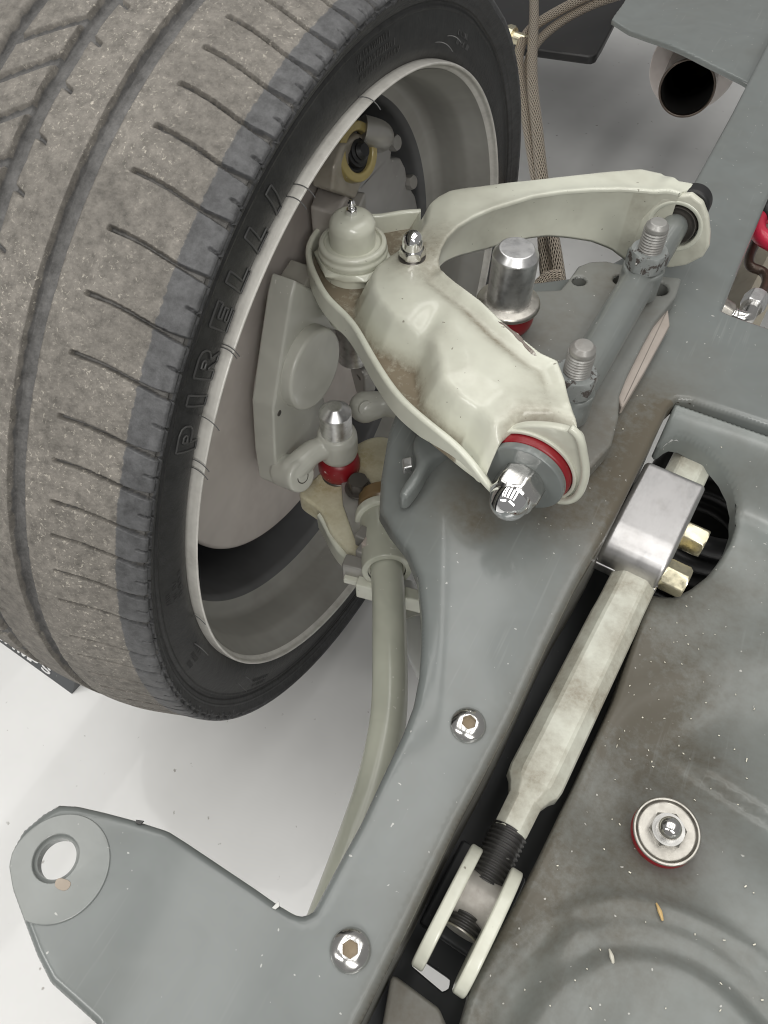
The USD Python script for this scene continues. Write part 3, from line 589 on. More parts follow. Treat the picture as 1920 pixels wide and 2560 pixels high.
# loose flakes lying on panel and frame
rg = np.random.default_rng(11); fl = []
for k in range(110):
    if k < 90: c = (rg.normal(1650, 120), rg.normal(1760, 230)) if k < 55 else (rg.uniform(1300, 1910), rg.uniform(1560, 2540))
    else: c = (rg.normal(1500, 120), rg.normal(1130, 120))
    zf = z_pan if k < 90 else z_top
    p = on(*c, zf, .05)
    if k < 90 and not pan2.buffer(-.004).contains(Point(p[:2])): continue
    if k >= 90 and not top.buffer(-.006).contains(Point(p[:2])): continue
    p[2] += .0007; l, w = rg.uniform(.0002, .0007) * (2.2 if rg.random() < .05 else 1), rg.uniform(.0002, .0004); a = rg.uniform(0, 6.28)
    e = np.array([math.cos(a), math.sin(a), rg.uniform(-.2, .2)]); g = np.array([-e[1], e[0], rg.uniform(-.2, .2)])
    q = np.array([p - e * l - g * w, p + e * l - g * w * .4, p + e * l * .8 + g * w, p - e * l * .7 + g * w * .8]); fl.append((np.vstack([q, q + Z * .0003]), np.array([[0, 3, 2, 1], [4, 5, 6, 7], [0, 1, 5, 4], [1, 2, 6, 5], [2, 3, 7, 6], [3, 0, 4, 7]])))
obj('paint_flakes', cat_(*fl), paint('pale_flakes', (.70, .67, .56), amount=.2, attr=False, speck=0), None, smooth=False, label='tiny pale flakes and chips scattered on the panel and frame', cat='debris', kind='stuff')
for nm, px, py, a, l, col, lb in (('wood_chip', 1647, 2280, 2.25, .0075, (.55, .38, .16), 'small tan splinter of wood on the panel below the body mount'), ('seed_husk', 1527, 2392, 2.2, .006, (.6, .58, .5), 'pale curved seed husk on the panel at lower centre')):
    p = on(px, py, z_pan) + Z * .001; d = np.array([math.cos(a), math.sin(a), 0])
    obj(nm, tube([p - d * l / 2, p + Z * .0008, p + d * l / 2], [.0006, .0011, .0004], 12, 8), paint(nm + '_colour', col, attr=False, speck=0), None, label=lb, cat='debris')

# ------------------------------------------------------------------ pressed upper control arm
ZA, ZF = .1315, .104                      # crown of the pressing, floor of its tub
arm = thing('upper_control_arm', 'cream pressed steel upper arm joining the wheel hub to the grey frame', 'suspension arm', (.06, .02, .11))
rimline = [at(a, b, .119) for a, b in ((1052, 523), (1030, 524), (1000, 527), (947, 535), (895, 535), (840, 545), (806, 560), (785, 582), (772, 612), (773, 644), (790, 690), (822, 742), (869, 789), (916, 861), (956, 928), (1001, 988), (1052, 1036), (1100, 1075))] + [at(1150, 1118, .118), at(1184, 1156, .115), at(1206, 1184, .111), at(1222, 1206, .107), at(1234, 1222, .103)]
rimline = np.array(rimline)
inner_e = pts(.1312, (1096, 660), (1103, 632), (1118, 605), (1145, 578), (1185, 553), (1238, 531), (1330, 503), (1400, 492), (1481, 486), (1550, 485), (1615, 489), (1660, 499), (1690, 508))
outer_e = pts(.1312, (1740, 484), (1716, 478), (1690, 474), (1672, 458), (1652, 442), (1600, 431), (1530, 436), (1440, 446), (1307, 461), (1220, 469), (1170, 473), (1127, 481), (1094, 493), (1068, 511), (1053, 530))
right_e = pts(.130, (1216, 1170), (1228, 1122), (1262, 1082), (1310, 1060), (1370, 1062), (1425, 1080), (1443, 1078), (1420, 1025), (1408, 965), (1390, 917)); right_e = np.vstack([right_e, pts(.1335, (1350, 886), (1305, 852), (1258, 812), (1200, 756), (1140, 712), (1112, 688))])
armpoly = Polygon(np.vstack([outer_e[:, :2][::1], rimline[:, :2], right_e[:, :2], inner_e[:, :2]])).buffer(0)
armpoly = armpoly.buffer(-.001).buffer(.002).buffer(-.001)
if armpoly.geom_type != 'Polygon': armpoly = max(armpoly.geoms, key=lambda g: g.area)
ridge = np.vstack([pts(.126, (1034, 505), (1022, 560), (1002, 600), (975, 620), (945, 640), (915, 662), (895, 696), (893, 735), (912, 775), (955, 822), (1008, 848), (1046, 872), (1057, 915), (1062, 965), (1084, 991), (1115, 1022), (1165, 1055), (1200, 1100), (1222, 1150)), pts(.131, (1250, 1260), (1420, 1360), (1600, 1200), (1560, 1000), (1500, 860), (1380, 760), (1280, 700), (1200, 660), (1300, 620), (1500, 600), (1700, 620), (1900, 560)), pts(.13, (1700, 300), (1200, 430), (1060, 450))])[:, :2]
ridgepoly = Polygon(ridge).buffer(0); ridgepoly = max(getattr(ridgepoly, 'geoms', [ridgepoly]), key=lambda g: g.area)
ridgepoly = ridgepoly.buffer(-.006, quad_segs=16).buffer(.012, quad_segs=16).buffer(-.006, quad_segs=16); ridgepoly = max(getattr(ridgepoly, 'geoms', [ridgepoly]), key=lambda g: g.area)
inl, rgl = LineString(inner_e[:, :2]), LineString(right_e[7:, :2])
fel = LineString(right_e[1:6, :2])
val_a, val_b = at(1050, 850, .125)[:2], at(1120, 745, .134)[:2]
eyec = at(1335, 1165, .112)[:2]
soft_c = at(1040, 545, .125)[:2]
def sdist(poly, x, y):
    p = shapely.points(x, y); d = shapely.distance(p, poly.boundary); return np.where(contains_xy(poly, x, y), d, -d)
def z_arm(x, y):
    p = shapely.points(x, y)
    s = sdist(ridgepoly, x, y)
    wid = .0125 + .003 * np.exp(-((x - soft_c[0]) ** 2 + (y - soft_c[1]) ** 2) / (2 * .020 ** 2)); k = sstep(-.0025, wid, s); k = .45 * k + .55 * np.sqrt(np.clip(k, 0, 1))
    z = ZF + (ZA - ZF) * k + .003 * sstep(.012, .030, s)
    dv = np.abs((x - val_a[0]) * unit(val_b - val_a)[1] - (y - val_a[1]) * unit(val_b - val_a)[0]); tv = ((x - val_a[0]) * (val_b - val_a)[0] + (y - val_a[1]) * (val_b - val_a)[1]) / ((val_b - val_a) @ (val_b - val_a))
    z = z - .0042 * np.exp(-(dv / .008) ** 2) * (1 - sstep(.35, 1.0, tv)) * sstep(-.2, .1, tv)
    dr_, di = shapely.distance(p, rgl), shapely.distance(p, inl)
    z = z - .0026 * np.exp(-((dr_ - .010) / .0048) ** 2) * sstep(.05, .085, np.hypot(x - eyec[0], y - eyec[1]) + .03) + .0015 * np.exp(-(dr_ / .004) ** 2)
    z = z + .0012 * np.exp(-(di / .005) ** 2)
    e = np.hypot(x - eyec[0], y - eyec[1])
    z = z + .002 * (1 - sstep(.025, .045, e))
    z = z - .0075 * (1 - sstep(.0, .0085, shapely.distance(p, fel))) ** 1.5
    re = np.hypot(x - .165, y - .17); z = z + .004 * (1 - sstep(.012, .026, re))
    return z + .0007 * (meshkit.fbm(np.stack([x * 45, y * 45, 0 * x], -1), 2, 1) - .5)
V, F = patch(armpoly, z_arm, .0021, .0012, .0016); x, y, z = V.T
s = sdist(ridgepoly, x, y)
nut_c = at(1030, 650, ZA)
PF_ = at(1325, 1095, .125)
da = 1.05 * (1 - sstep(-.004, .004, s)) * (z < .118) * (np.hypot(x - eyec[0], y - eyec[1]) > .045) + blob(x, y, nut_c, .014, .5) + .40 * blob(x, y, at(1080, 620, ZA), .022) + .45 * np.exp(-np.abs(shapely.distance(shapely.points(x, y), rgl) - .0125) / .004) * blob(x, y, at(1230, 830, ZA), .035) * 2.2
ec = np.hypot(x - PF_[0], y - PF_[1]); da = da + .5 * np.exp(-np.maximum(ec - .014, 0) / .007) * (s > 0)
da = da + .12 * blob(x, y, at(1080, 760, ZA), .018) + .10 * blob(x, y, at(1180, 930, ZA), .02); da = da * (z > z_arm(x, y) - .0034)
arm_top = obj('arm_pressing', (V, F), CREAM, arm, smooth=True, dirt=da)
# chipped paint on the inner edge: thin bare-steel scabs just proud of it
V_, k_ = [], 34
for t in np.linspace(0, 1, k_):
    c = np.array([1252, 800]) + np.array([96, 84]) * t; w_ = (1.2 + 5.0 * meshkit.noise(np.array([t * 11, 3.3, 0]), 4)) * math.sin(math.pi * t) ** .4; o_ = 9 + 5 * (meshkit.noise(np.array([t * 7, 9.1, 0]), 8) - .5)
    for sg in (-1, 0, 1):
        q = at(c[0] - (o_ + sg * w_) * .66, c[1] + (o_ + sg * w_) * .75, .134); q[2] = float(z_arm(q[:1], q[1:2])[0]) + (.00025 if sg == 0 else .00005); V_.append(q)
obj('paint_chip_scar', (np.array(V_), grid_faces(k_, 3, False)), paint('chip_scar', (.16, .13, .11), dirt=(.62, .60, .54), amount=1., scale=90, edge=(.55, .6), attr=False, metallic=.2), arm, label='brown bare streak where paint has chipped along the inner edge')
rd = ribbon(rimline, [.0175] * 14 + [.016, .011, .006, .0025], .0046, n=260)
obj('turned_up_rim', rd, CREAM, arm, smooth=40)
# inner web of the rear leg and the rear eye in one wall
top_w = inner_e.copy(); drop = np.interp(np.linspace(0, 1, len(top_w)), [0, .12, .3, .6, .8, 1.0], [.008, .020, .032, .036, .046, .075])
tw_, n = spline(np.column_stack([top_w[:, :2], z_arm(top_w[:, 0], top_w[:, 1]) - .0018]), 160), 160
dd = np.interp(np.linspace(0, 1, n), np.linspace(0, 1, len(drop)), drop)
T = np.gradient(tw_, axis=0); T[:, 2] = 0; T /= np.linalg.norm(T, axis=1, keepdims=True); Nn = np.stack([T[:, 1], -T[:, 0], 0 * T[:, 0]], 1)
rows = []
for f in np.r_[np.linspace(0, 1, 22)]:
    off = -.0018 * math.sin(f * math.pi); rows.append(tw_ - Z * (dd * f)[:, None] + Nn * off)
for f in np.linspace(1, 0, 10): rows.append(tw_ - Z * (dd * f)[:, None] - Nn * .0045)
rows = np.array(rows); nr_, nc_ = rows.shape[:2]
web = (rows.reshape(-1, 3), grid_faces(nr_, nc_, False))
wd = np.clip(.06 + 0 * rows[..., 2], 0, 1); wd[:, int(.85 * nc_):] += .2
obj('inner_web', web, CREAM, arm, smooth=True, dirt=wd.ravel())
ye = .160; C_r = aty(1686, 566, ye)
eo = np.array([aty(a, b, ye) for a, b in ((1655, 492), (1690, 490), (1728, 486), (1756, 508), (1770, 545), (1774, 585), (1772, 618), (1757, 643), (1715, 664), (1672, 671), (1630, 655), (1600, 632), (1580, 606), (1600, 550))])
ep = Polygon(eo[:, [0, 2]]).buffer(-.002).buffer(.004).buffer(-.002)
hole_r = .0172
ep = ep.difference(Point(C_r[0], C_r[2]).buffer(hole_r, 48))
obj('rear_eye', plate(ep, .006, (0, ye - .0005, 0), [1, 0, 0], [0, 0, 1], .0022, .0016, 6), CREAMD, arm)
lipr = lathe(rounded([(hole_r - .0002, .010), (hole_r - .0002, -.0002), (hole_r + .0025, -.0012), (hole_r + .005, .001)], .001), (C_r[0], ye, C_r[2]), Y, 64)
obj('eye_collar', lipr, CREAM, arm)
obj('rear_bush', cat_(lathe(rounded([(0, .006), (.0125, .006), (.0150, .004), (.0168, .012), (.0168, .03), (0, .03)], .002), (C_r[0], ye - .004, C_r[2]), Y, 56)), DARKSTEEL, arm, label='grimy rubber bush in the rear eye')
obj('bush_cap', lathe(rounded([(0, 0), (.013, 0), (.013, .012), (.010, .015), (0, .015)], .003), (C_r[0] + .006, ye + .006, C_r[2] + .014), Y, 40), BLACK, arm, label='black rubber cap behind the rear eye')
# front eye with its red bush
PF = at(1309, 1194, .105); AX = unit(np.array([C_r[0], ye, C_r[2]]) - PF); AX = unit(AX * [1, 1, 1.0])
fe1 = unit(np.cross(Z, AX)); fe2 = np.cross(AX, fe1); PE = PF + AX * .010
def on_plane(px, py, p0, nn):
    d = ray(px, py); return EYE + d * (((p0 - EYE) @ nn) / (d @ nn))
eq = np.array([[(on_plane(a, b, PE, AX) - PE) @ fe1, (on_plane(a, b, PE, AX) - PE) @ fe2] for a, b in ((1212, 1188), (1222, 1140), (1252, 1090), (1300, 1066), (1360, 1066), (1420, 1078), (1447, 1092), (1458, 1130), (1464, 1172), (1456, 1216), (1434, 1246), (1394, 1250), (1330, 1262), (1260, 1250))])
fep = Polygon(smooth_outline(eq, 120)).difference(Point(0, 0).buffer(.0266, 48))
obj('front_eye', plate(fep, .004, PE, -fe1, fe2, .0012, .0016, 5) if False else plate(shapely.affinity.scale(fep, -1, 1, origin=(0, 0)), .005, PE, -fe1, fe2, .0015, .0016, 5), CREAM, arm)
eo_ = [on_plane(a, b, PE - AX * .0015, AX) for a, b in ((1425, 1070), (1447, 1092), (1458, 1130), (1464, 1172), (1456, 1216), (1434, 1246), (1394, 1250))]
obj('eye_lip', tube(eo_, .0024, 60, 16), CREAM, arm, smooth=True)
obj('eye_ring', lathe(rounded([(.0262, .004), (.0262, -.0015), (.0285, -.0015), (.0290, .003)], .0008), PE, AX, 72), CREAM, arm)
obj('red_bush', lathe(rounded([(0, .004), (.0245, .004), (.0258, .0065), (.0258, .020), (0, .020)], .0015), PF, AX, 64), RED, arm, label='dark red bush ring in the front eye')
# ball joint
B = at(888, 610, .115); B = np.array([-.0268, .0135, .0])
bj = obj('ball_joint', lathe(rounded([(.0, .060), (.021, .060), (.0225, .100), (.0225, .116), (.0245, .1175), (.0250, .1215), (.0238, .1235), (.0242, .1265), (.0232, .1285), (.0205, .1290), (.0200, .1262), (.0160, .1268)], .0010, 5), B, Z, 72), CREAM, arm, smooth=40)
obj('dust_cap', lathe([(.0162, .1255), (.0163, .1400)] + [(.0075 + .0088 * math.cos(t), .1405 + .0085 * math.sin(t)) for t in np.linspace(0, math.pi / 2, 10)] + [(0, .1495)], B, Z, 64), CREAM, bj, smooth=50)
gn = obj('grease_nipple', cat_(hexagon(B + Z * .1488, Z, .0072, .0042), lathe([(.0026, 0), (.0024, .0012), (.0019, .002), (.0030, .0036), (.0027, .0052), (.0014, .0066), (0, .007)], B + Z * .1528, Z, 24)), CHROME, bj, smooth=30)
obj('hex_collar', hexagon(B + Z * .1115, Z, .0505, .0055, .05, .3), CREAM, bj, smooth=25)
znut = float(z_arm(nut_c[:1], nut_c[1:2])[0]) - .0002
hx, dm_ = acorn(nut_c * [1, 1, 0] + Z * (znut + .0008), Z, .0158, .0068, .0128, phase=.55)
nn = obj('acorn_nut', hx, STEEL, arm, smooth=25, label='polished acorn nut on top of the arm'); obj('dome', dm_, CHROME, nn, smooth=50)
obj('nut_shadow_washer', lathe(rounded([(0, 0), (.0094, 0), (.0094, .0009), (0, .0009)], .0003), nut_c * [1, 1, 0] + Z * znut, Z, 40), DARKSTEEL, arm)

# ------------------------------------------------------------------ pivot shaft bolted on the tower plate
S1, S2 = np.array([.1605, .1035, .0]), np.array([.1560, -.0350, .0])
piv = thing('pivot_shaft', 'grey pivot shaft with two threaded studs, chrome acorn nut at its front end', 'pivot shaft', (.158, .03, ZT))
zs = .1015
def lens(c, r, h): return m3.Manifold.cylinder(h, r, r, 40).translate([float(c[0]), float(c[1]), float(c[2])])
d12 = unit(S1 - S2); core = hull((S2 + d12 * .012 + Z * zs, .0128), (S1 - d12 * .012 + Z * zs, .0128))
pads = m3.Manifold()
for s_ in (S1, S2): pads = pads + hull((s_ + Z * (zs - .002) - d12 * .010, .0135), (s_ + Z * (zs - .002) + d12 * .010, .0135)) + lens(s_ + Z * (zs - .012), .0148, .0225)
sh = core + pads + hull((S1 + d12 * .008 + Z * zs, .012), (np.array([C_r[0], ye - .002, C_r[2]]), .010)) + hull((S2 - d12 * .008 + Z * zs, .012), (PF + AX * .022, .011))
sh = sh.refine_to_length(.003)
q = sh.to_mesh(); tm = trimesh.Trimesh(q.vert_properties[:, :3], q.tri_verts); trimesh.smoothing.filter_taubin(tm, iterations=12)
obj('shaft', (tm.vertices, tm.faces), GREY, piv, smooth=True, dirt=np.full(len(tm.vertices), .1))
CHIP = paint('chipped_grey_nut', (.25, .265, .26), dirt=(.05, .035, .03), amount=1.0, rough=.35, scale=120, speck=1., attr=False, edge=(.53, .57), scratch=.8, scrcol=(.62, .62, .60))
THR = paint('dusty_thread', (.33, .325, .31), dirt=(.16, .13, .11), amount=.7, rough=.45, metallic=.4, scale=60, attr=False)
for s_, ph in ((S1, .2), (S2, .45)):
    st = obj('stud', cat_(screw(s_ + Z * (zs + .02), Z, .0084, .021, .0021, .0011), lathe(rounded([(.0073, 0), (.0080, .001), (.0078, .0035), (.0055, .0065), (0, .0068)], .0006), s_ + Z * (zs + .0405), Z, 40)), THR, piv, smooth=40)
    obj('stud_nut', hexagon(s_ + Z * (zs + .0108), Z, .0248, .0145, .12, ph), CHIP, piv, smooth=25, label='hex nut with chipped grey paint at the %s stud' % ('rear' if s_ is S1 else 'front'))
    obj('nut_gap', lathe([(.0122, .0086), (.0122, .0112)], s_ + Z * zs, Z, 40), DARKSTEEL, piv)
ew = obj('end_washer', lathe(rounded([(0, 0), (.0242, 0), (.0247, .0012), (.0247, .0055), (0, .0055)], .0012), PF - AX * .0012, AX, 72), GREY, piv, label='broad grey end washer over the red bush')
hx, dm_ = acorn(PF - AX * .0012, -AX, .0265, .0165, .0135, phase=.15)
nn = obj('chrome_acorn_nut', hx, STEEL, piv, smooth=25, label='large chrome acorn nut at the front end'); obj('dome', dm_, CHROME, nn, smooth=60)

# ------------------------------------------------------------------ aluminium stop on the tower plate
AB = at(1268, 752, .093); AB = at(1270, 757, .108) * [1, 1, 0]
stop = thing('alloy_stop', 'turned aluminium cylinder on a flange and red bush beside the pivot shaft', 'damper mount', AB + Z * ZT)
obj('cylinder', lathe(rounded([(0, .112), (.0152, .112), (.0152, .1475), (.0116, .1525), (0, .1525)], .0007), AB, Z, 72), ALU, stop, smooth=25)
obj('flange', lathe(rounded([(0, .1060), (.0205, .1060), (.0225, .1080), (.0215, .1108), (.0165, .1125), (0, .1125)], .0012), AB, Z, 72), ZINC, stop)
obj('red_bush', lathe(rounded([(0, .090), (.0175, .090), (.0195, .097), (.0185, .1065), (0, .1065)], .003), AB, Z, 56), RED, stop)

# ------------------------------------------------------------------ strut rod, its clevis and the clamp
zr = .022
RA, RB = at(1329, 1968, zr), at(1613, 1392, zr); RD = unit(RB - RA)
rod = thing('strut_rod', 'long dusty cream strut rod with black threaded end running down to the clevis', 'strut rod', (RA + RB) / 2)
e1 = unit(np.cross(RD, Z)); e2 = np.cross(e1, RD)
def octo(w, h, c): return np.array([(-w, -h + c), (-w, h - c), (-w + c, h), (w - c, h), (w, h - c), (w, -h + c), (w - c, -h), (-w + c, -h)])
O8 = octo(.0150, .0135, .0072); 
def ringof(sec, c): return c + sec[:, :1] * e1 + sec[:, 1:] * e2
def dense(sec, n=8):
    q = np.vstack([sec, sec[:1]]); 
    out = []
    for a, b in zip(q, q[1:]):
        l = np.linalg.norm(b - a); r = min(.0012, l * .3); d = (b - a) / l
        out += [a + d * r, b - d * r]
    return np.array(out)
O16 = dense(O8); ang_ = np.arctan2(O16[:, 1], O16[:, 0])
def circ16(r): return np.stack([np.cos(ang_), np.sin(ang_)], 1) * r
L_ = np.linalg.norm(RB - RA)
secs = [(O16 * .0, L_ + .16), (O16 * .95, L_ + .16), (O16 * .97, L_ * .72), (O16, L_ * .66), (O16 * 1.04, .004), (O16 * .99, 0), (O16 * .80, -.0035), (circ16(.0099), -.009), (circ16(.0096), -.026), (circ16(.0090), -.028)]
Vr = np.vstack([ringof(s_, RA + RD * t) for s_, t in secs])
obj('rod_body', (Vr, grid_faces(len(secs), 16)), paint('dusty_rod_paint', (.60, .61, .53), dirt=(.24, .205, .15), amount=1.0, rough=.3, scale=30, speck=.1, attr=False, edge=(.36, .74)), rod, smooth=20)
TE = RA - RD * .027
TL = float(np.linalg.norm(at(1157, 2332, zr) - TE))
obj('threaded_end', screw(TE, -RD, .0102, TL, .0026, .0016, 40), paint('black_thread', (.07, .068, .066), dirt=(.2, .17, .13), amount=.5, rough=.4, metallic=.6, attr=False), rod, smooth=40)
obj('thread_tip', cyl(TE - RD * (TL - .0005), -RD, .0088, .0014, 40, .0004), ZINC, rod, label='bright sawn end of the thread')
clv = thing('rod_clevis', 'pair of cream rounded lugs holding the steel trunnion of the strut rod', 'clevis', TE - RD * .05)
TC = TE - RD * .050
LC = [at(1128, 2246, .050), at(1234, 2312, .050)]
TC = at(1187, 2248, zr)
for k, c in enumerate(LC):
    t = np.linspace(0, math.pi, 40)
    shape = np.column_stack([np.cos(t) * .032, np.sin(t) ** .85 * .022]); shape = np.vstack([shape, [(-.0315, -.008), (-.024, -.03), (.024, -.03), (.0315, -.008)]])
    obj('lug', plate(Polygon(shape).buffer(-.002).buffer(.002), .0066, c - Z * .021 + e1 * .0033, RD, Z, .0014, .0018, 5), CREAM, clv, label=('left', 'right')[k] + ' cream lug of the clevis')
obj('trunnion', cyl(TC - e1 * .0120, e1, .0128, .0240, 56, .0020), paint('trunnion_steel', (.42, .40, .37), dirt=(.15, .12, .1), amount=.7, rough=.35, scale=40, metallic=.35, attr=False), clv, label='steel cross barrel between the lugs')
obj('trunnion_nut', cat_(hexagon(TC - e1 * .030, -e1, .018, .010, .1), cyl(TC - e1 * .040, -e1, .006, .006, 24)), DARKSTEEL, clv)
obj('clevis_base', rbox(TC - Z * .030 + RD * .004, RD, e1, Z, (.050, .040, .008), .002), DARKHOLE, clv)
CLc = at(1641, 1282, .052)
clamp = thing('alloy_clamp', 'polished aluminium clamp block with two gold hex bolts around the strut rod', 'clamp', CLc - Z * .02)
cw, cl_, ch_ = .0420, .0800, .036
t = np.linspace(0, math.pi / 2, 10)
profc = [(-cl_ / 2, -ch_), (-cl_ / 2, -.0175)] 
# side outline: square back, generously rounded front
out_ = [(cl_ / 2, -.0215)] + [(cl_ / 2 - .004 + .004 * math.cos(a), -.004 + .004 * math.sin(a)) for a in t] + [(-cl_ / 2 + .021 - .021 * math.sin(a), -.0205 + .0205 * math.cos(a)) for a in t] + [(-cl_ / 2, -.0215)]
obj('clamp_half', plate(Polygon(out_), cw, CLc + e1 * cw / 2, RD, Z, .0036, .0012, 8), ALUP, clamp, smooth=30, label='upper half with the rounded front end')
low = [(cl_ / 2, -.0222), (-cl_ / 2, -.0222), (-cl_ / 2, -.030), (-cl_ / 2 + .010, -.040), (cl_ / 2, -.040)]
obj('clamp_half', plate(Polygon(low), cw, CLc + e1 * cw / 2, RD, Z, .0015, .0016, 5), ALUP, clamp, smooth=30, label='lower half below the split line')
for o_, ph in ((.006, .2), (-.029, .75)):
    pb = CLc + e1 * (cw / 2 - .001) + RD * o_ - Z * .0165
    b = obj('hex_bolt', hexagon(pb, e1, .0185, .0155, .12, ph), BRASSY, clamp, smooth=25, label='gold hex bolt on the right side, ' + ('upper' if o_ > 0 else 'lower') + ' one')
# black coil spring seen through the opening of the panel
sc = at(1760, 1330, -.06); sp_t = np.linspace(0, 4.2 * 2 * math.pi, 240); 
spring = tube(np.column_stack([sc[0] - .005 + .046 * np.cos(sp_t), sc[1] + .012 + .046 * np.sin(sp_t), -.015 - .016 * sp_t / (2 * math.pi) * 1.5]), .0082, 300, 14, False)
obj('coil_spring', spring, BLACK, None, label='black coil spring glimpsed through the round opening of the right panel', cat='coil spring')
obj('spring_perch', cat_(lathe(rounded([(.030, 0), (.066, 0), (.066, .05), (.062, .052), (.030, .006)], .002), np.array([sc[0] - .005, sc[1] + .005, -.135]), Z, 48)), BLACK, None, label='black spring perch below the coil spring in the panel opening', cat='spring seat')

# ------------------------------------------------------------------ hub carrier, brake and steering behind the arm
disc = thing('brake_disc', 'pale worn brake disc inside the wheel rim, pinkish near its lower edge', 'brake disc', (-.085, 0, 0))
obj('friction_ring', lathe(rounded([(.060, -.078), (.1700, -.078), (.1726, -.080), (.1726, -.090), (.06, -.092)], .0015), (0, 0, 0), X, 160), DISC, disc, smooth=30)
obj('disc_hat', lathe(rounded([(.001, -.070), (.062, -.070), (.066, -.078), (.066, -.09)], .003), (0, 0, 0), X, 96), DISC, disc)

XK = -.047
kn = thing('hub_carrier', 'light grey chunky hub carrier block with a round cap behind the wheel rim', 'hub carrier', (XK, -.05, .02))
kp = np.array([atx(a, b, XK) for a, b in ((728, 748), (740, 702), (815, 740), (905, 800), (905, 850), (885, 840), (850, 828), (815, 822), (790, 860), (800, 960), (830, 1060), (740, 1195), (697, 1214), (688, 1142), (684, 1021), (708, 870))])
kpoly = Polygon(kp[:, [1, 2]]).buffer(.002, join_style=1).buffer(-.002)
obj('block', plate(kpoly, .020, (XK, 0, 0), [0, 1, 0], [0, 0, 1], .0022, .003, 5), GREYK, kn)
# upper shoulder: darker, dirty top of the block leaning back to the axle
obj('shoulder', rbox(np.array([XK - .012, atx(765, 712, XK)[1] + .004, atx(765, 712, XK)[2] - .007]), X, unit([0, .9, .25]), unit([0, -.25, .9]), (.022, .030, .014), .002), paint('dirty_carrier_top', (.26, .25, .22), dirt=(.07, .055, .04), amount=.8, rough=.4), kn, label='dirty top of the carrier block')
kc = atx(792, 926, XK + .012)
obj('round_cap', lathe(rounded([(.033, -.013), (.033, 0), (0, 0)], .003), kc, unit([1, -.06, .05]), 72), GREYK, kn)
obj('drill_mark', lathe([(0, .0006), (.0024, .0004), (.003, -.001)], atx(698, 1033, XK), X, 16), DARKSTEEL, kn)
SB = np.array([-.0165, -.0415, 0.])
steer = thing('steering_arm', 'grey steering arm with steel topped ball stud over a dark red boot', 'steering arm', SB)
la0, la1 = atx(705, 1172, -.048), atx(757, 1192, -.024); ladir = unit(la1 - la0); ll = np.linalg.norm(la1 - la0)
def solid(m):
    v, f = m
    if f.shape[1] == 4: f = np.vstack([f[:, [0, 1, 2]], f[:, [0, 2, 3]]])
    t = trimesh.Trimesh(v, f, process=True); t.merge_vertices(); t.update_faces(t.nondegenerate_faces()); 
    return m3.Manifold.hull_points([list(map(float, p)) for p in t.vertices])
lugs = solid(lathe(rounded([(0, 0), (.0140, 0), (.0140, ll), (0, ll)], .003), la0, ladir, 48))
ringm = solid(lathe(rounded([(0, -.042), (.0150, -.042), (.0168, -.036), (.0168, -.018), (.0150, -.0125), (0, -.0125)], .002), SB, Z, 56))
neck0 = la0 + ladir * ll * .55 + Z * .004
am = lugs + ringm + hull((neck0, .0118), ((neck0 + SB - Z * .024) / 2 + np.array([-.003, 0, .002]), .0100), (SB - Z * .026, .0105))
q = am.refine_to_length(.0025).to_mesh(); tm = trimesh.Trimesh(q.vert_properties[:, :3], q.tri_verts); trimesh.smoothing.filter_taubin(tm, iterations=14)
obj('arm_forging', (tm.vertices, tm.faces), GREYK, steer, smooth=True)
obj('pin_end', lathe(rounded([(0, .0008), (.0046, .0008), (.0050, 0), (.0050, -.01)], .0004), la1, ladir, 32), GREYK, steer)
obj('pin_groove', lathe([(.0050, .0003), (.0058, .0002)], la1, ladir, 32), DARKSTEEL, steer)
obj('stud_cap', lathe(rounded([(0, -.014), (.0130, -.014), (.0130, .0100), (.0056, .0165), (0, .0165)], .0006), SB, Z, 56), ALU, steer, smooth=25)
obj('boot', lathe([(0, -.066), (.0140, -.066), (.0165, -.0630), (.0180, -.058), (.0180, -.052), (.0165, -.046), (.013, -.041), (0, -.040)], SB, Z, 56), RED, steer, smooth=60, label='dark red rubber boot')
obj('boot_ring', lathe(rounded([(0, -.0685), (.0165, -.0685), (.0172, -.0665), (.016, -.064), (0, -.0640)], .001), SB, Z, 48), DARKSTEEL, steer)
lk = thing('rear_link', 'short grey link with a round pin end, half hidden behind the cream arm', 'link', at(930, 1020, -.02))
l0, l1 = at(912, 1018, -.02), at(1010, 1000, -.015)
obj('link_body', hull((l0 - Y * .0, .0135), (l0 * .5 + l1 * .5, .0105), (l1 + X * .03, .012)).refine_to_length(.004), GREYK, lk, smooth=True)
obj('pin_end', cyl(l0 + unit(EYE - l0) * .0115 * .9, unit([.8, -.5, .3]), .0065, .0025, 32, .0005), GREYK, lk)
sp_ = at(884, 868, -.005)
spc = thing('alloy_spacer', 'turned aluminium spacer with a dark bolted fork below it, behind the arm edge', 'spacer', sp_)
obj('cylinder', lathe(rounded([(0, -.012), (.0150, -.012), (.0150, .034), (0, .034)], .001), sp_, Z, 56), ALU, spc, smooth=30)
fk = Polygon([(-.016, 0), (.014, 0), (.014, -.022), (.004, -.042), (-.006, -.036), (-.016, -.02)]).buffer(-.002).buffer(.002)
obj('fork', plate(fk, .012, sp_ + np.array([.006, -.006, -.014]), unit([.8, -.6, 0]), Z, .002, .002), CAST, spc)
fb_ = at(915, 930, -.028)
hb = obj('hex_bolt', hexagon(fb_ - unit([.6, -.8, .1]) * .004, unit([.75, -.62, .1]), .0165, .010, .1, .3), DARKSTEEL, spc, smooth=25)
obj('bolt_tip', cyl(fb_ + unit([.75, -.62, .1]) * .006, unit([.75, -.62, .1]), .0055, .0016, 24, .0003), BRASSY, hb)

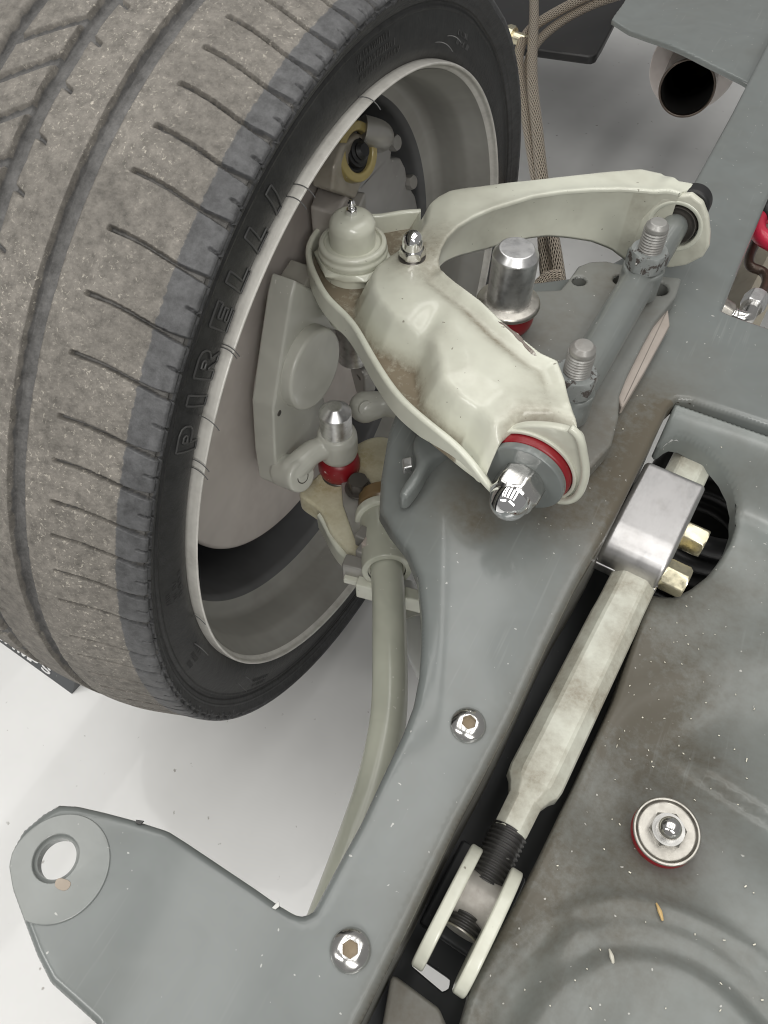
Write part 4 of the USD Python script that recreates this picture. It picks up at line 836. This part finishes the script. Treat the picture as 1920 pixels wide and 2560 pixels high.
cal = thing('brake_caliper', 'grey cast brake caliper with an oily yellowed port, upper inside of the wheel', 'brake caliper', (-.08, .14, .08))
XC = -.062
cp = np.array([atx(a, b, XC) for a, b in ((905, 318), (925, 300), (950, 312), (972, 338), (982, 372), (978, 396), (1004, 396), (1016, 420), (1018, 440), (1030, 448), (1028, 470), (1040, 490), (1050, 540), (1020, 620), (900, 620), (905, 540), (895, 470), (935, 420), (945, 370))])
obj('casting', plate(Polygon(cp[:, [1, 2]]).buffer(0).buffer(.002).buffer(-.002), .03, (XC, 0, 0), [0, 1, 0], [0, 0, 1], .003, .003, 5), paint('caliper_grey', (.36, .355, .35), amount=.4, rough=.35, metallic=.2), cal)
for a, b in ((985, 360), (1026, 458)):
    obj('casting_bolt', hexagon(atx(a, b, XC + .002) - X * .004, unit([.95, -.1, .3]), .011, .008), CAST, cal, smooth=25)
cb = np.array([atx(a, b, -.048) for a, b in ((832, 480), (838, 420), (860, 360), (900, 335), (938, 350), (942, 385), (930, 430), (905, 460), (890, 500))])
YEL = paint('oily_cast_flange', (.36, .33, .28), dirt=(.10, .07, .03), amount=.9, rough=.3, scale=30, metallic=.2)
YEL2 = paint('yellow_oil_ring', (.34, .275, .11), dirt=(.16, .10, .03), amount=.9, rough=.25, scale=60)
obj('port_flange', plate(Polygon(cb[:, [1, 2]]).buffer(-.003).buffer(.006).buffer(-.003), .018, (-.048, 0, 0), [0, 1, 0], [0, 0, 1], .003, .002, 5), YEL, cal, label='oily yellow stained flange')
bt = atx(894, 380, -.046)
obj('oily_ring', lathe(rounded([(.0135, -.004), (.0135, .0015), (.0150, .0025), (.0195, .0015), (.0205, -.004)], .001), bt, unit([.9, -.15, .3]), 48), YEL2, cal, label='yellow oily ring round the dark port')
obj('rubber_boot', lathe([(r * .60, h * .50 - .0045) for r, h in ((.0225, -.004), (.0225, .002), (.019, .004), (.017, .003), (.0165, .010), (.013, .011), (.0135, .014), (.010, .016), (.0105, .019), (.007, .024), (0, .025))], bt, unit([.8, -.1, .45]), 40), BLACK, cal)
obj('banjo_tube', tube([atx(905, 325, -.05), atx(925, 330, -.046), atx(948, 345, -.05)], .010, 16, 20), CAST, cal)
bk = thing('caliper_bracket', 'worn metal bracket block between the cream ball joint and the caliper', 'bracket', atx(820, 500, -.045))
bx = [atx(a, b, -.046) for a, b in ((778, 522), (806, 450), (884, 464), (862, 525))]
P8 = np.array(bx)
tpz = [at(802, 445, .136), at(882, 464, .136), at(842, 536, .136), at(775, 515, .136)]
poly = Polygon(np.array(tpz)[:, :2]).buffer(-.002).buffer(.002)
BRKT = paint('worn_bracket_metal', (.48, .45, .42), dirt=(.12, .09, .07), amount=.8, rough=.35, metallic=.1)
obj('block', flat(poly, .136, .075, .0022, .002), BRKT, bk)
obj('gusset', plate(Polygon([(0, 0), (.026, -.004), (.030, -.05), (0, -.05)]), .01, np.array(tpz[1]) - Z * .004, unit(np.array(tpz[2]) - np.array(tpz[1])), Z, .002), CAST, bk)

# ------------------------------------------------------------------ lower arm, anti-roll bar and their clamps
ZL = -.066
low = thing('lower_control_arm', 'yellowed cream lower arm with a steel hex bolt and lock tab', 'suspension arm', at(870, 1230, ZL))
lp = pts(ZL, (748, 1232), (790, 1190), (850, 1150), (905, 1112), (955, 1100), (1000, 1120), (1010, 1250), (960, 1330), (926, 1398), (890, 1396), (858, 1368), (822, 1322), (795, 1272))
V, F = patch(Polygon(smooth_outline(lp, 160)), lambda x, y: ZL + .006 * sstep(.0, .02, y - lp[:, 1].mean()), .003, .016, .003)
obj('arm_plate', (V, F), YELLOW, low, smooth=True, dirt=.2 + blob(V[:, 0], V[:, 1], at(850, 1170, ZL), .02, .6))
fl_ = [at(a, b, ZL - .004) for a, b in ((800, 1282), (828, 1335), (862, 1382), (895, 1402), (925, 1404))]
obj('flange', ribbon(fl_, .02, .006), CREAM, low)
bb = at(896, 1222, ZL + .008)
ty_ = unit((at(897, 1160, ZL) - at(912, 1330, ZL)) * [1, 1, 0]); tx_ = np.cross(ty_, Z)
tab = plate(Polygon([(-.014, .010), (.010, .012), (.012, -.02), (.004, -.048), (-.006, -.05), (-.014, -.014)]).buffer(-.002).buffer(.002), .0025, bb - Z * .001, tx_, ty_, .0006)
obj('lock_tab', tab, CAST, low)
hb = obj('hex_bolt', cat_(hexagon(bb + Z * .001, Z, .0155, .0115, .1, .35), lathe(rounded([(0, 0), (.0115, 0), (.0115, .0018), (0, .0018)], .0005), bb, Z, 36)), DARKSTEEL, low, smooth=25)
ss_a, ss_b = at(958, 1280, -.060), at(967, 1428, -.052); sd = unit(ss_b - ss_a)
bar = thing('anti_roll_bar', 'pale green grey tube curving down from its sleeve and passing under the plate', 'anti-roll bar', ss_b)
path = [ss_a, ss_b, at(972, 1500, -.052), at(974, 1600, -.052), at(975, 1700, -.052), at(970, 1800, -.052), at(956, 1884, -.052), at(938, 1960, -.052), at(906, 2060, -.052), at(868, 2168, -.052), at(780, 2400, -.052)]
obj('tube', tube(path, .0126, 120, 40), TUBE, bar, smooth=True)
obj('sleeve', lathe(rounded([(.0148, 0), (.0195, 0), (.0195, .060), (.0148, .060), (.0148, .05)], .0012), ss_b, -sd, 64), TUBE, bar)
obj('inner_ring', lathe(rounded([(.0128, .003), (.0145, .0015), (.0145, .02), (.0128, .02)], .0005), ss_b, -sd, 56), CREAM, bar)
obj('sleeve_flange', lathe(rounded([(.015, .052), (.0235, .052), (.0235, .060), (.015, .060)], .0015), ss_b, -sd, 56), CREAM, bar)
obj('bare_band', lathe(rounded([(.0185, .064), (.0205, .066), (.0205, .078), (.018, .08)], .001), ss_b, -sd, 56), paint('brown_band', (.2, .13, .06), dirt=(.4, .33, .15), amount=.8, rough=.35), bar, label='brown oily band above the sleeve')
cb_ = thing('bar_clamp', 'white painted flat clamp bar across the tube with a small square stud', 'clamp', at(980, 1470, -.07))
c0, c1 = at(893, 1455, -.070), at(1062, 1498, -.066)
obj('flat_bar', rbox((c0 + c1) / 2 - Z * .006, unit(c1 - c0), unit(np.cross(Z, c1 - c0)), Z, (np.linalg.norm(c1 - c0), .010, .020), .0015), CREAM, cb_)
obj('square_stud', rbox(at(882, 1448, -.073), unit(c1 - c0), unit(np.cross(Z, c1 - c0)), Z, (.014, .007, .007), .001), CREAM, cb_)
obj('back_block', rbox(at(905, 1425, -.066), unit(c1 - c0), unit(np.cross(Z, c1 - c0)), Z, (.03, .012, .02), .0015), CAST, cb_)
obj('side_bracket', cat_(rbox(at(915, 1345, -.05), X, Y, Z, (.014, .012, .014), .0012), rbox(at(918, 1385, -.055), X, Y, Z, (.016, .010, .012), .0012)), CAST, cb_)
obj('primer_block', rbox(at(921, 1362, -.046), X, Y, Z, (.009, .008, .008), .001), PINK, cb_)
t2 = thing('brace_tube', 'thin white brace tube behind the anti-roll bar, seen beside the plate edge', 'tube', at(1040, 1600, -.14))
obj('tube', tube([at(1000, 1470, -.14), at(1030, 1560, -.14), at(1100, 1720, -.14)], .0135, 20, 28), paint('white_tube', (.56, .57, .55), amount=.2, rough=.3), t2)
obj('collar', tube([at(1012, 1505, -.14), at(1034, 1560, -.14)], .0165, 8, 28), GREYK, t2)

# ------------------------------------------------------------------ background: hoses, plates, exhaust, pipes, ramp
BRAID = mat('braided_steel_hose', {'u': ('uvmap', {'attribute': 'st'}), 'm1': ('mapping', {'mapping_type': 'point', 'scale': (20., 2., 1.)}), 'm2': ('mapping', {'mapping_type': 'point', 'scale': (20., -2., 1.)}),
    'w1': ('wave_texture', {'wave_type': 'bands', 'bands_direction': 'diagonal', 'scale': .5}), 'w2': ('wave_texture', {'wave_type': 'bands', 'bands_direction': 'diagonal', 'scale': .5}),
    'mx': ('math', {'math_type': 'maximum'}), 'c': ('rgb_ramp', {'ramp': [(.3, (.07, .055, .04)), (.65, (.42, .35, .27)), (1, (.75, .66, .55))]}), 'b': ('bump', {'strength': .7, 'distance': .001}), 'p': ('principled_bsdf', {'metallic': .85, 'roughness': .32})},
    [('u.UV', 'm1.vector'), ('u.UV', 'm2.vector'), ('m1.vector', 'w1.vector'), ('m2.vector', 'w2.vector'), ('w1.fac', 'mx.value1'), ('w2.fac', 'mx.value2'), ('mx.value', 'c.fac'), ('mx.value', 'b.height'), ('c.color', 'p.base_color'), ('b.normal', 'p.normal')])
def hose(pathpx, z, r, label):
    P = np.array([at(a, b, zz) for (a, b), zz in zip(pathpx, np.broadcast_to(z, len(pathpx)))]); n, seg = 240, 18
    Q = spline(P, n); L = np.r_[0, np.cumsum(np.linalg.norm(np.diff(Q, axis=0), axis=1))]
    T = np.gradient(Q, axis=0); T /= np.linalg.norm(T, axis=1, keepdims=True); e = frame(T[0])[0]; V = []; t = np.arange(seg + 1) / seg * 2 * math.pi
    for p, a in zip(Q, T): e = unit(e - a * (e @ a)); f = np.cross(a, e); V.append(p + r * (np.cos(t)[:, None] * e + np.sin(t)[:, None] * f))
    uv = np.stack([np.tile(np.arange(seg + 1) / seg, n), np.repeat(L / (2 * math.pi * r) * 2.2, seg + 1)], 1)
    obj('braided_hose', (np.vstack(V), grid_faces(n, seg + 1, False)), BRAID, None, uv=uv, label=label, cat='hose')
hz = np.linspace(.02, -.01, 9)
hose([(1600, -60), (1457, -4), (1377, 38), (1322, 78), (1299, 127), (1303, 220), (1321, 324), (1338, 428), (1352, 520), (1362, 640), (1372, 740)], .0, .0062, 'braided steel hose bowing out furthest left beside the tyre')
hose([(1331, -40), (1333, 87), (1331, 202), (1343, 324), (1356, 451), (1375, 560), (1392, 660), (1402, 740)], .012, .0064, 'straight braided steel hose hanging from the top edge, rightmost below the arm')
hose([(1640, -30), (1478, 14), (1398, 58), (1345, 105), (1322, 150), (1322, 230), (1338, 340), (1352, 440), (1366, 560), (1378, 650), (1388, 740)], -.012, .0058, 'braided steel hose running between the other two')
hose([(1330, 735), (1352, 705), (1375, 690), (1400, 686)], .05, .0045, 'thin braided hose curling out beside the red bush of the alloy stop')
fp = [at(a, b, .0) for a, b in ((1265, 86), (1300, 98))]
hf = thing('hose_fitting', 'small tarnished hose fitting between tyre and braided hoses', 'fitting', fp[0])
obj('body', cat_(hexagon(fp[0], fp[1] - fp[0], .022, .012), cyl(fp[0], fp[1] - fp[0], .0075, .03, 24)), BRASSY, hf, smooth=25)
bl = pts(-.05, (300, -300), (1900, -300), (1620, -60), (1570, 12), (1545, 40), (1508, 112), (1492, 138), (1480, 141), (1340, 122), (1240, 112))
obj('black_undertray', flat(Polygon(bl[:, :2]).buffer(-.004).buffer(.008).buffer(-.004), -.05, .012, .003, .008), BLACK, None, label='black flat tray at the top edge behind the braided hoses', cat='undertray')
gp = pts(.055, (1539, 0), (1863, 197), (1925, 240)); gp = np.vstack([gp, [[1.2, .32, 0], [1.2, 1.25, 0], [-.05, 1.25, 0]]])
V, F = patch(Polygon(gp[:, :2]).buffer(-.002).buffer(.002), lambda x, y: .055 - .02 * np.clip((x - .2) / .2, -1, 1) ** 2 + .006 * (meshkit.fbm(np.stack([x * 16, y * 16, 0 * x], -1), 2, 3) - .5), .012, .004, .002)
obj('grey_body_panel', (V, F), GREY, None, smooth=True, label='glossy blue grey body panel across the top right corner', cat='body panel')
ex = at(1717, 222, -.03); ed = unit(unit(EYE - ex) - UP * .38 - RT * .12); m_ = mpp(ex)
exh = thing('exhaust_pipe', 'sooty black open exhaust pipe with a bright metal flange, upper right', 'exhaust', ex)
r_ = 68 * m_
obj('pipe', lathe(rounded([(r_ * .95, -.16), (r_, 0), (r_ - .003, 0), (r_ - .005, -.15)], .0012), ex, ed, 72), paint('sooty_steel', (.16, .13, .11), dirt=(.05, .03, .02), amount=.7, rough=.3, metallic=.8), exh)
obj('soot_lining', lathe([(r_ - .0035, -.004), (r_ - .006, -.15), (0, -.15)], ex, ed, 56), paint('soot', (.008, .007, .006), amount=.1, rough=.9, coat=0, speck=0), exh)
e_1, e_2, _a = frame(ed)
fo = ex - ed * .10
obj('flange', lathe(rounded([(r_ * .97, -.006), (r_ * 1.62, -.006), (r_ * 1.66, 0), (r_ * .97, .0)], .002), fo, unit(ed + RT * .1), 72), paint('pale_flange', (.80, .74, .71), dirt=(.3, .22, .2), amount=.5, rough=.3, metallic=.3), exh)

# right-hand slot: beam, pipe, fittings and red hose
bm0, bm1 = at(1790, 900, -.02), at(1960, 560, -.02)
obj('tan_beam', tube([bm0 + (bm0 - bm1) * .3, (bm0 + bm1) / 2, bm1 + (bm1 - bm0) * .8], .021, 12, 4), paint('tan_dusty_metal', (.36, .33, .26), dirt=(.2, .17, .12), amount=.6, rough=.45, scale=20), None, smooth=False, label='dusty tan beam below the slot at the right edge', cat='beam')
obj('brake_pipe', tube([at(a, b, .03) for a, b in ((1905, 545), (1893, 590), (1882, 622), (1873, 648), (1880, 668), (1905, 678), (1916, 692), (1914, 715), (1903, 742))], .0042, 60, 16), paint('rusty_pipe', (.07, .05, .04), dirt=(.2, .11, .06), amount=.5, rough=.4, metallic=.6), None, label='bent dark brown brake pipe in the slot at the right edge', cat='pipe')
ft = thing('pipe_elbow', 'plated elbow fitting with hex nuts where the brake pipe ends at the slot', 'fitting', at(1850, 790, .03))
obj('sleeve_nut', hexagon(at(1893, 742, .034), at(1876, 775, .034) - at(1893, 742, .034), .0175, .017), ALU, ft, smooth=25)
obj('elbow', tube([at(1884, 758, .034), at(1874, 784, .034), at(1868, 795, .034), at(1856, 796, .034), at(1822, 785, .034)], .0062, 30, 24, False), STEEL, ft)
obj('thread', screw(at(1846, 793, .034), at(1822, 785, .034) - at(1846, 793, .034), .0068, .010, .0022, .001), STEEL, ft)
obj('hex_end', hexagon(at(1824, 786, .034), at(1806, 776, .036) - at(1824, 786, .034), .0165, .013), ZINC, ft, smooth=25)
REDH = paint('red_hose_rubber', (.50, .02, .055), amount=.1, rough=.3, coat=.3, attr=False, speck=0)
obj('red_hose', tube([at(a, b, .05) for a, b in ((2010, 520), (1950, 545), (1905, 540), (1893, 560), (1905, 592), (1960, 620), (2020, 640))], .0072, 60, 24), REDH, None, label='bright red hose looping in from the right edge', cat='hose')
obj('black_hose', tube([at(a, b, .055) for a, b in ((1990, 540), (1930, 532), (1908, 520), (1915, 505))], .0068, 30, 20), BLACK, None, label='black hose stub just above the red hose at the right edge', cat='hose')
# wheel ramp under the tyre
ra, rb = at(180, 1735, -HC), at(0, 1605, -HC)
rdir = unit(rb - ra); rn = np.array([-rdir[1], rdir[0], 0]); rn = rn if rn[1] > 0 else -rn
ramp = thing('wheel_ramp', 'dark grey wedge shaped wheel ramp with white lettering, under the tyre at left', 'wheel ramp', ra)
W_, D_ = .42, .30
A, Bq = ra, ra + rdir * W_
hgt_ = .055; top_off = .042
RV = np.array([A, Bq, Bq + rn * D_, A + rn * D_, A + rn * top_off + Z * hgt_ + rdir * .0, Bq + rn * top_off + Z * hgt_, Bq + rn * D_ + Z * hgt_, A + rn * D_ + Z * hgt_ * .2])
hull_ = m3.Manifold.hull_points([list(map(float, p)) for p in RV]) if hasattr(m3.Manifold, 'hull_points') else None
q = hull_.to_mesh()
obj('wedge', (q.vert_properties[:, :3], q.tri_verts), paint('ramp_plastic', (.085, .09, .095), amount=.3, rough=.4, attr=False), ramp, smooth=False)
fx = -rdir; fy = unit(rn * top_off + Z * hgt_); fz = np.cross(fx, fy)
for k, ch in enumerate('RAMPS'):
    m = meshkit.text_mesh(ch, .0080, .0008, bold=True); v = np.array(m.vertices)
    o0 = ra + rdir * (.130 - k * .0198) + fy * .0045 + fz * (.0005 if fz @ Z > 0 else -.0005)
    obj('letter', (o0 + v[:, :1] * fx * 2.3 + v[:, 1:2] * fy + v[:, 2:] * fz, np.array(m.faces)), paint('ramp_letter_white', (.82, .82, .82), amount=.1, attr=False, speck=0) if k == 0 else UsdShade.Material.Get(stage, '/World/Looks/ramp_letter_white'), ramp, smooth=False)
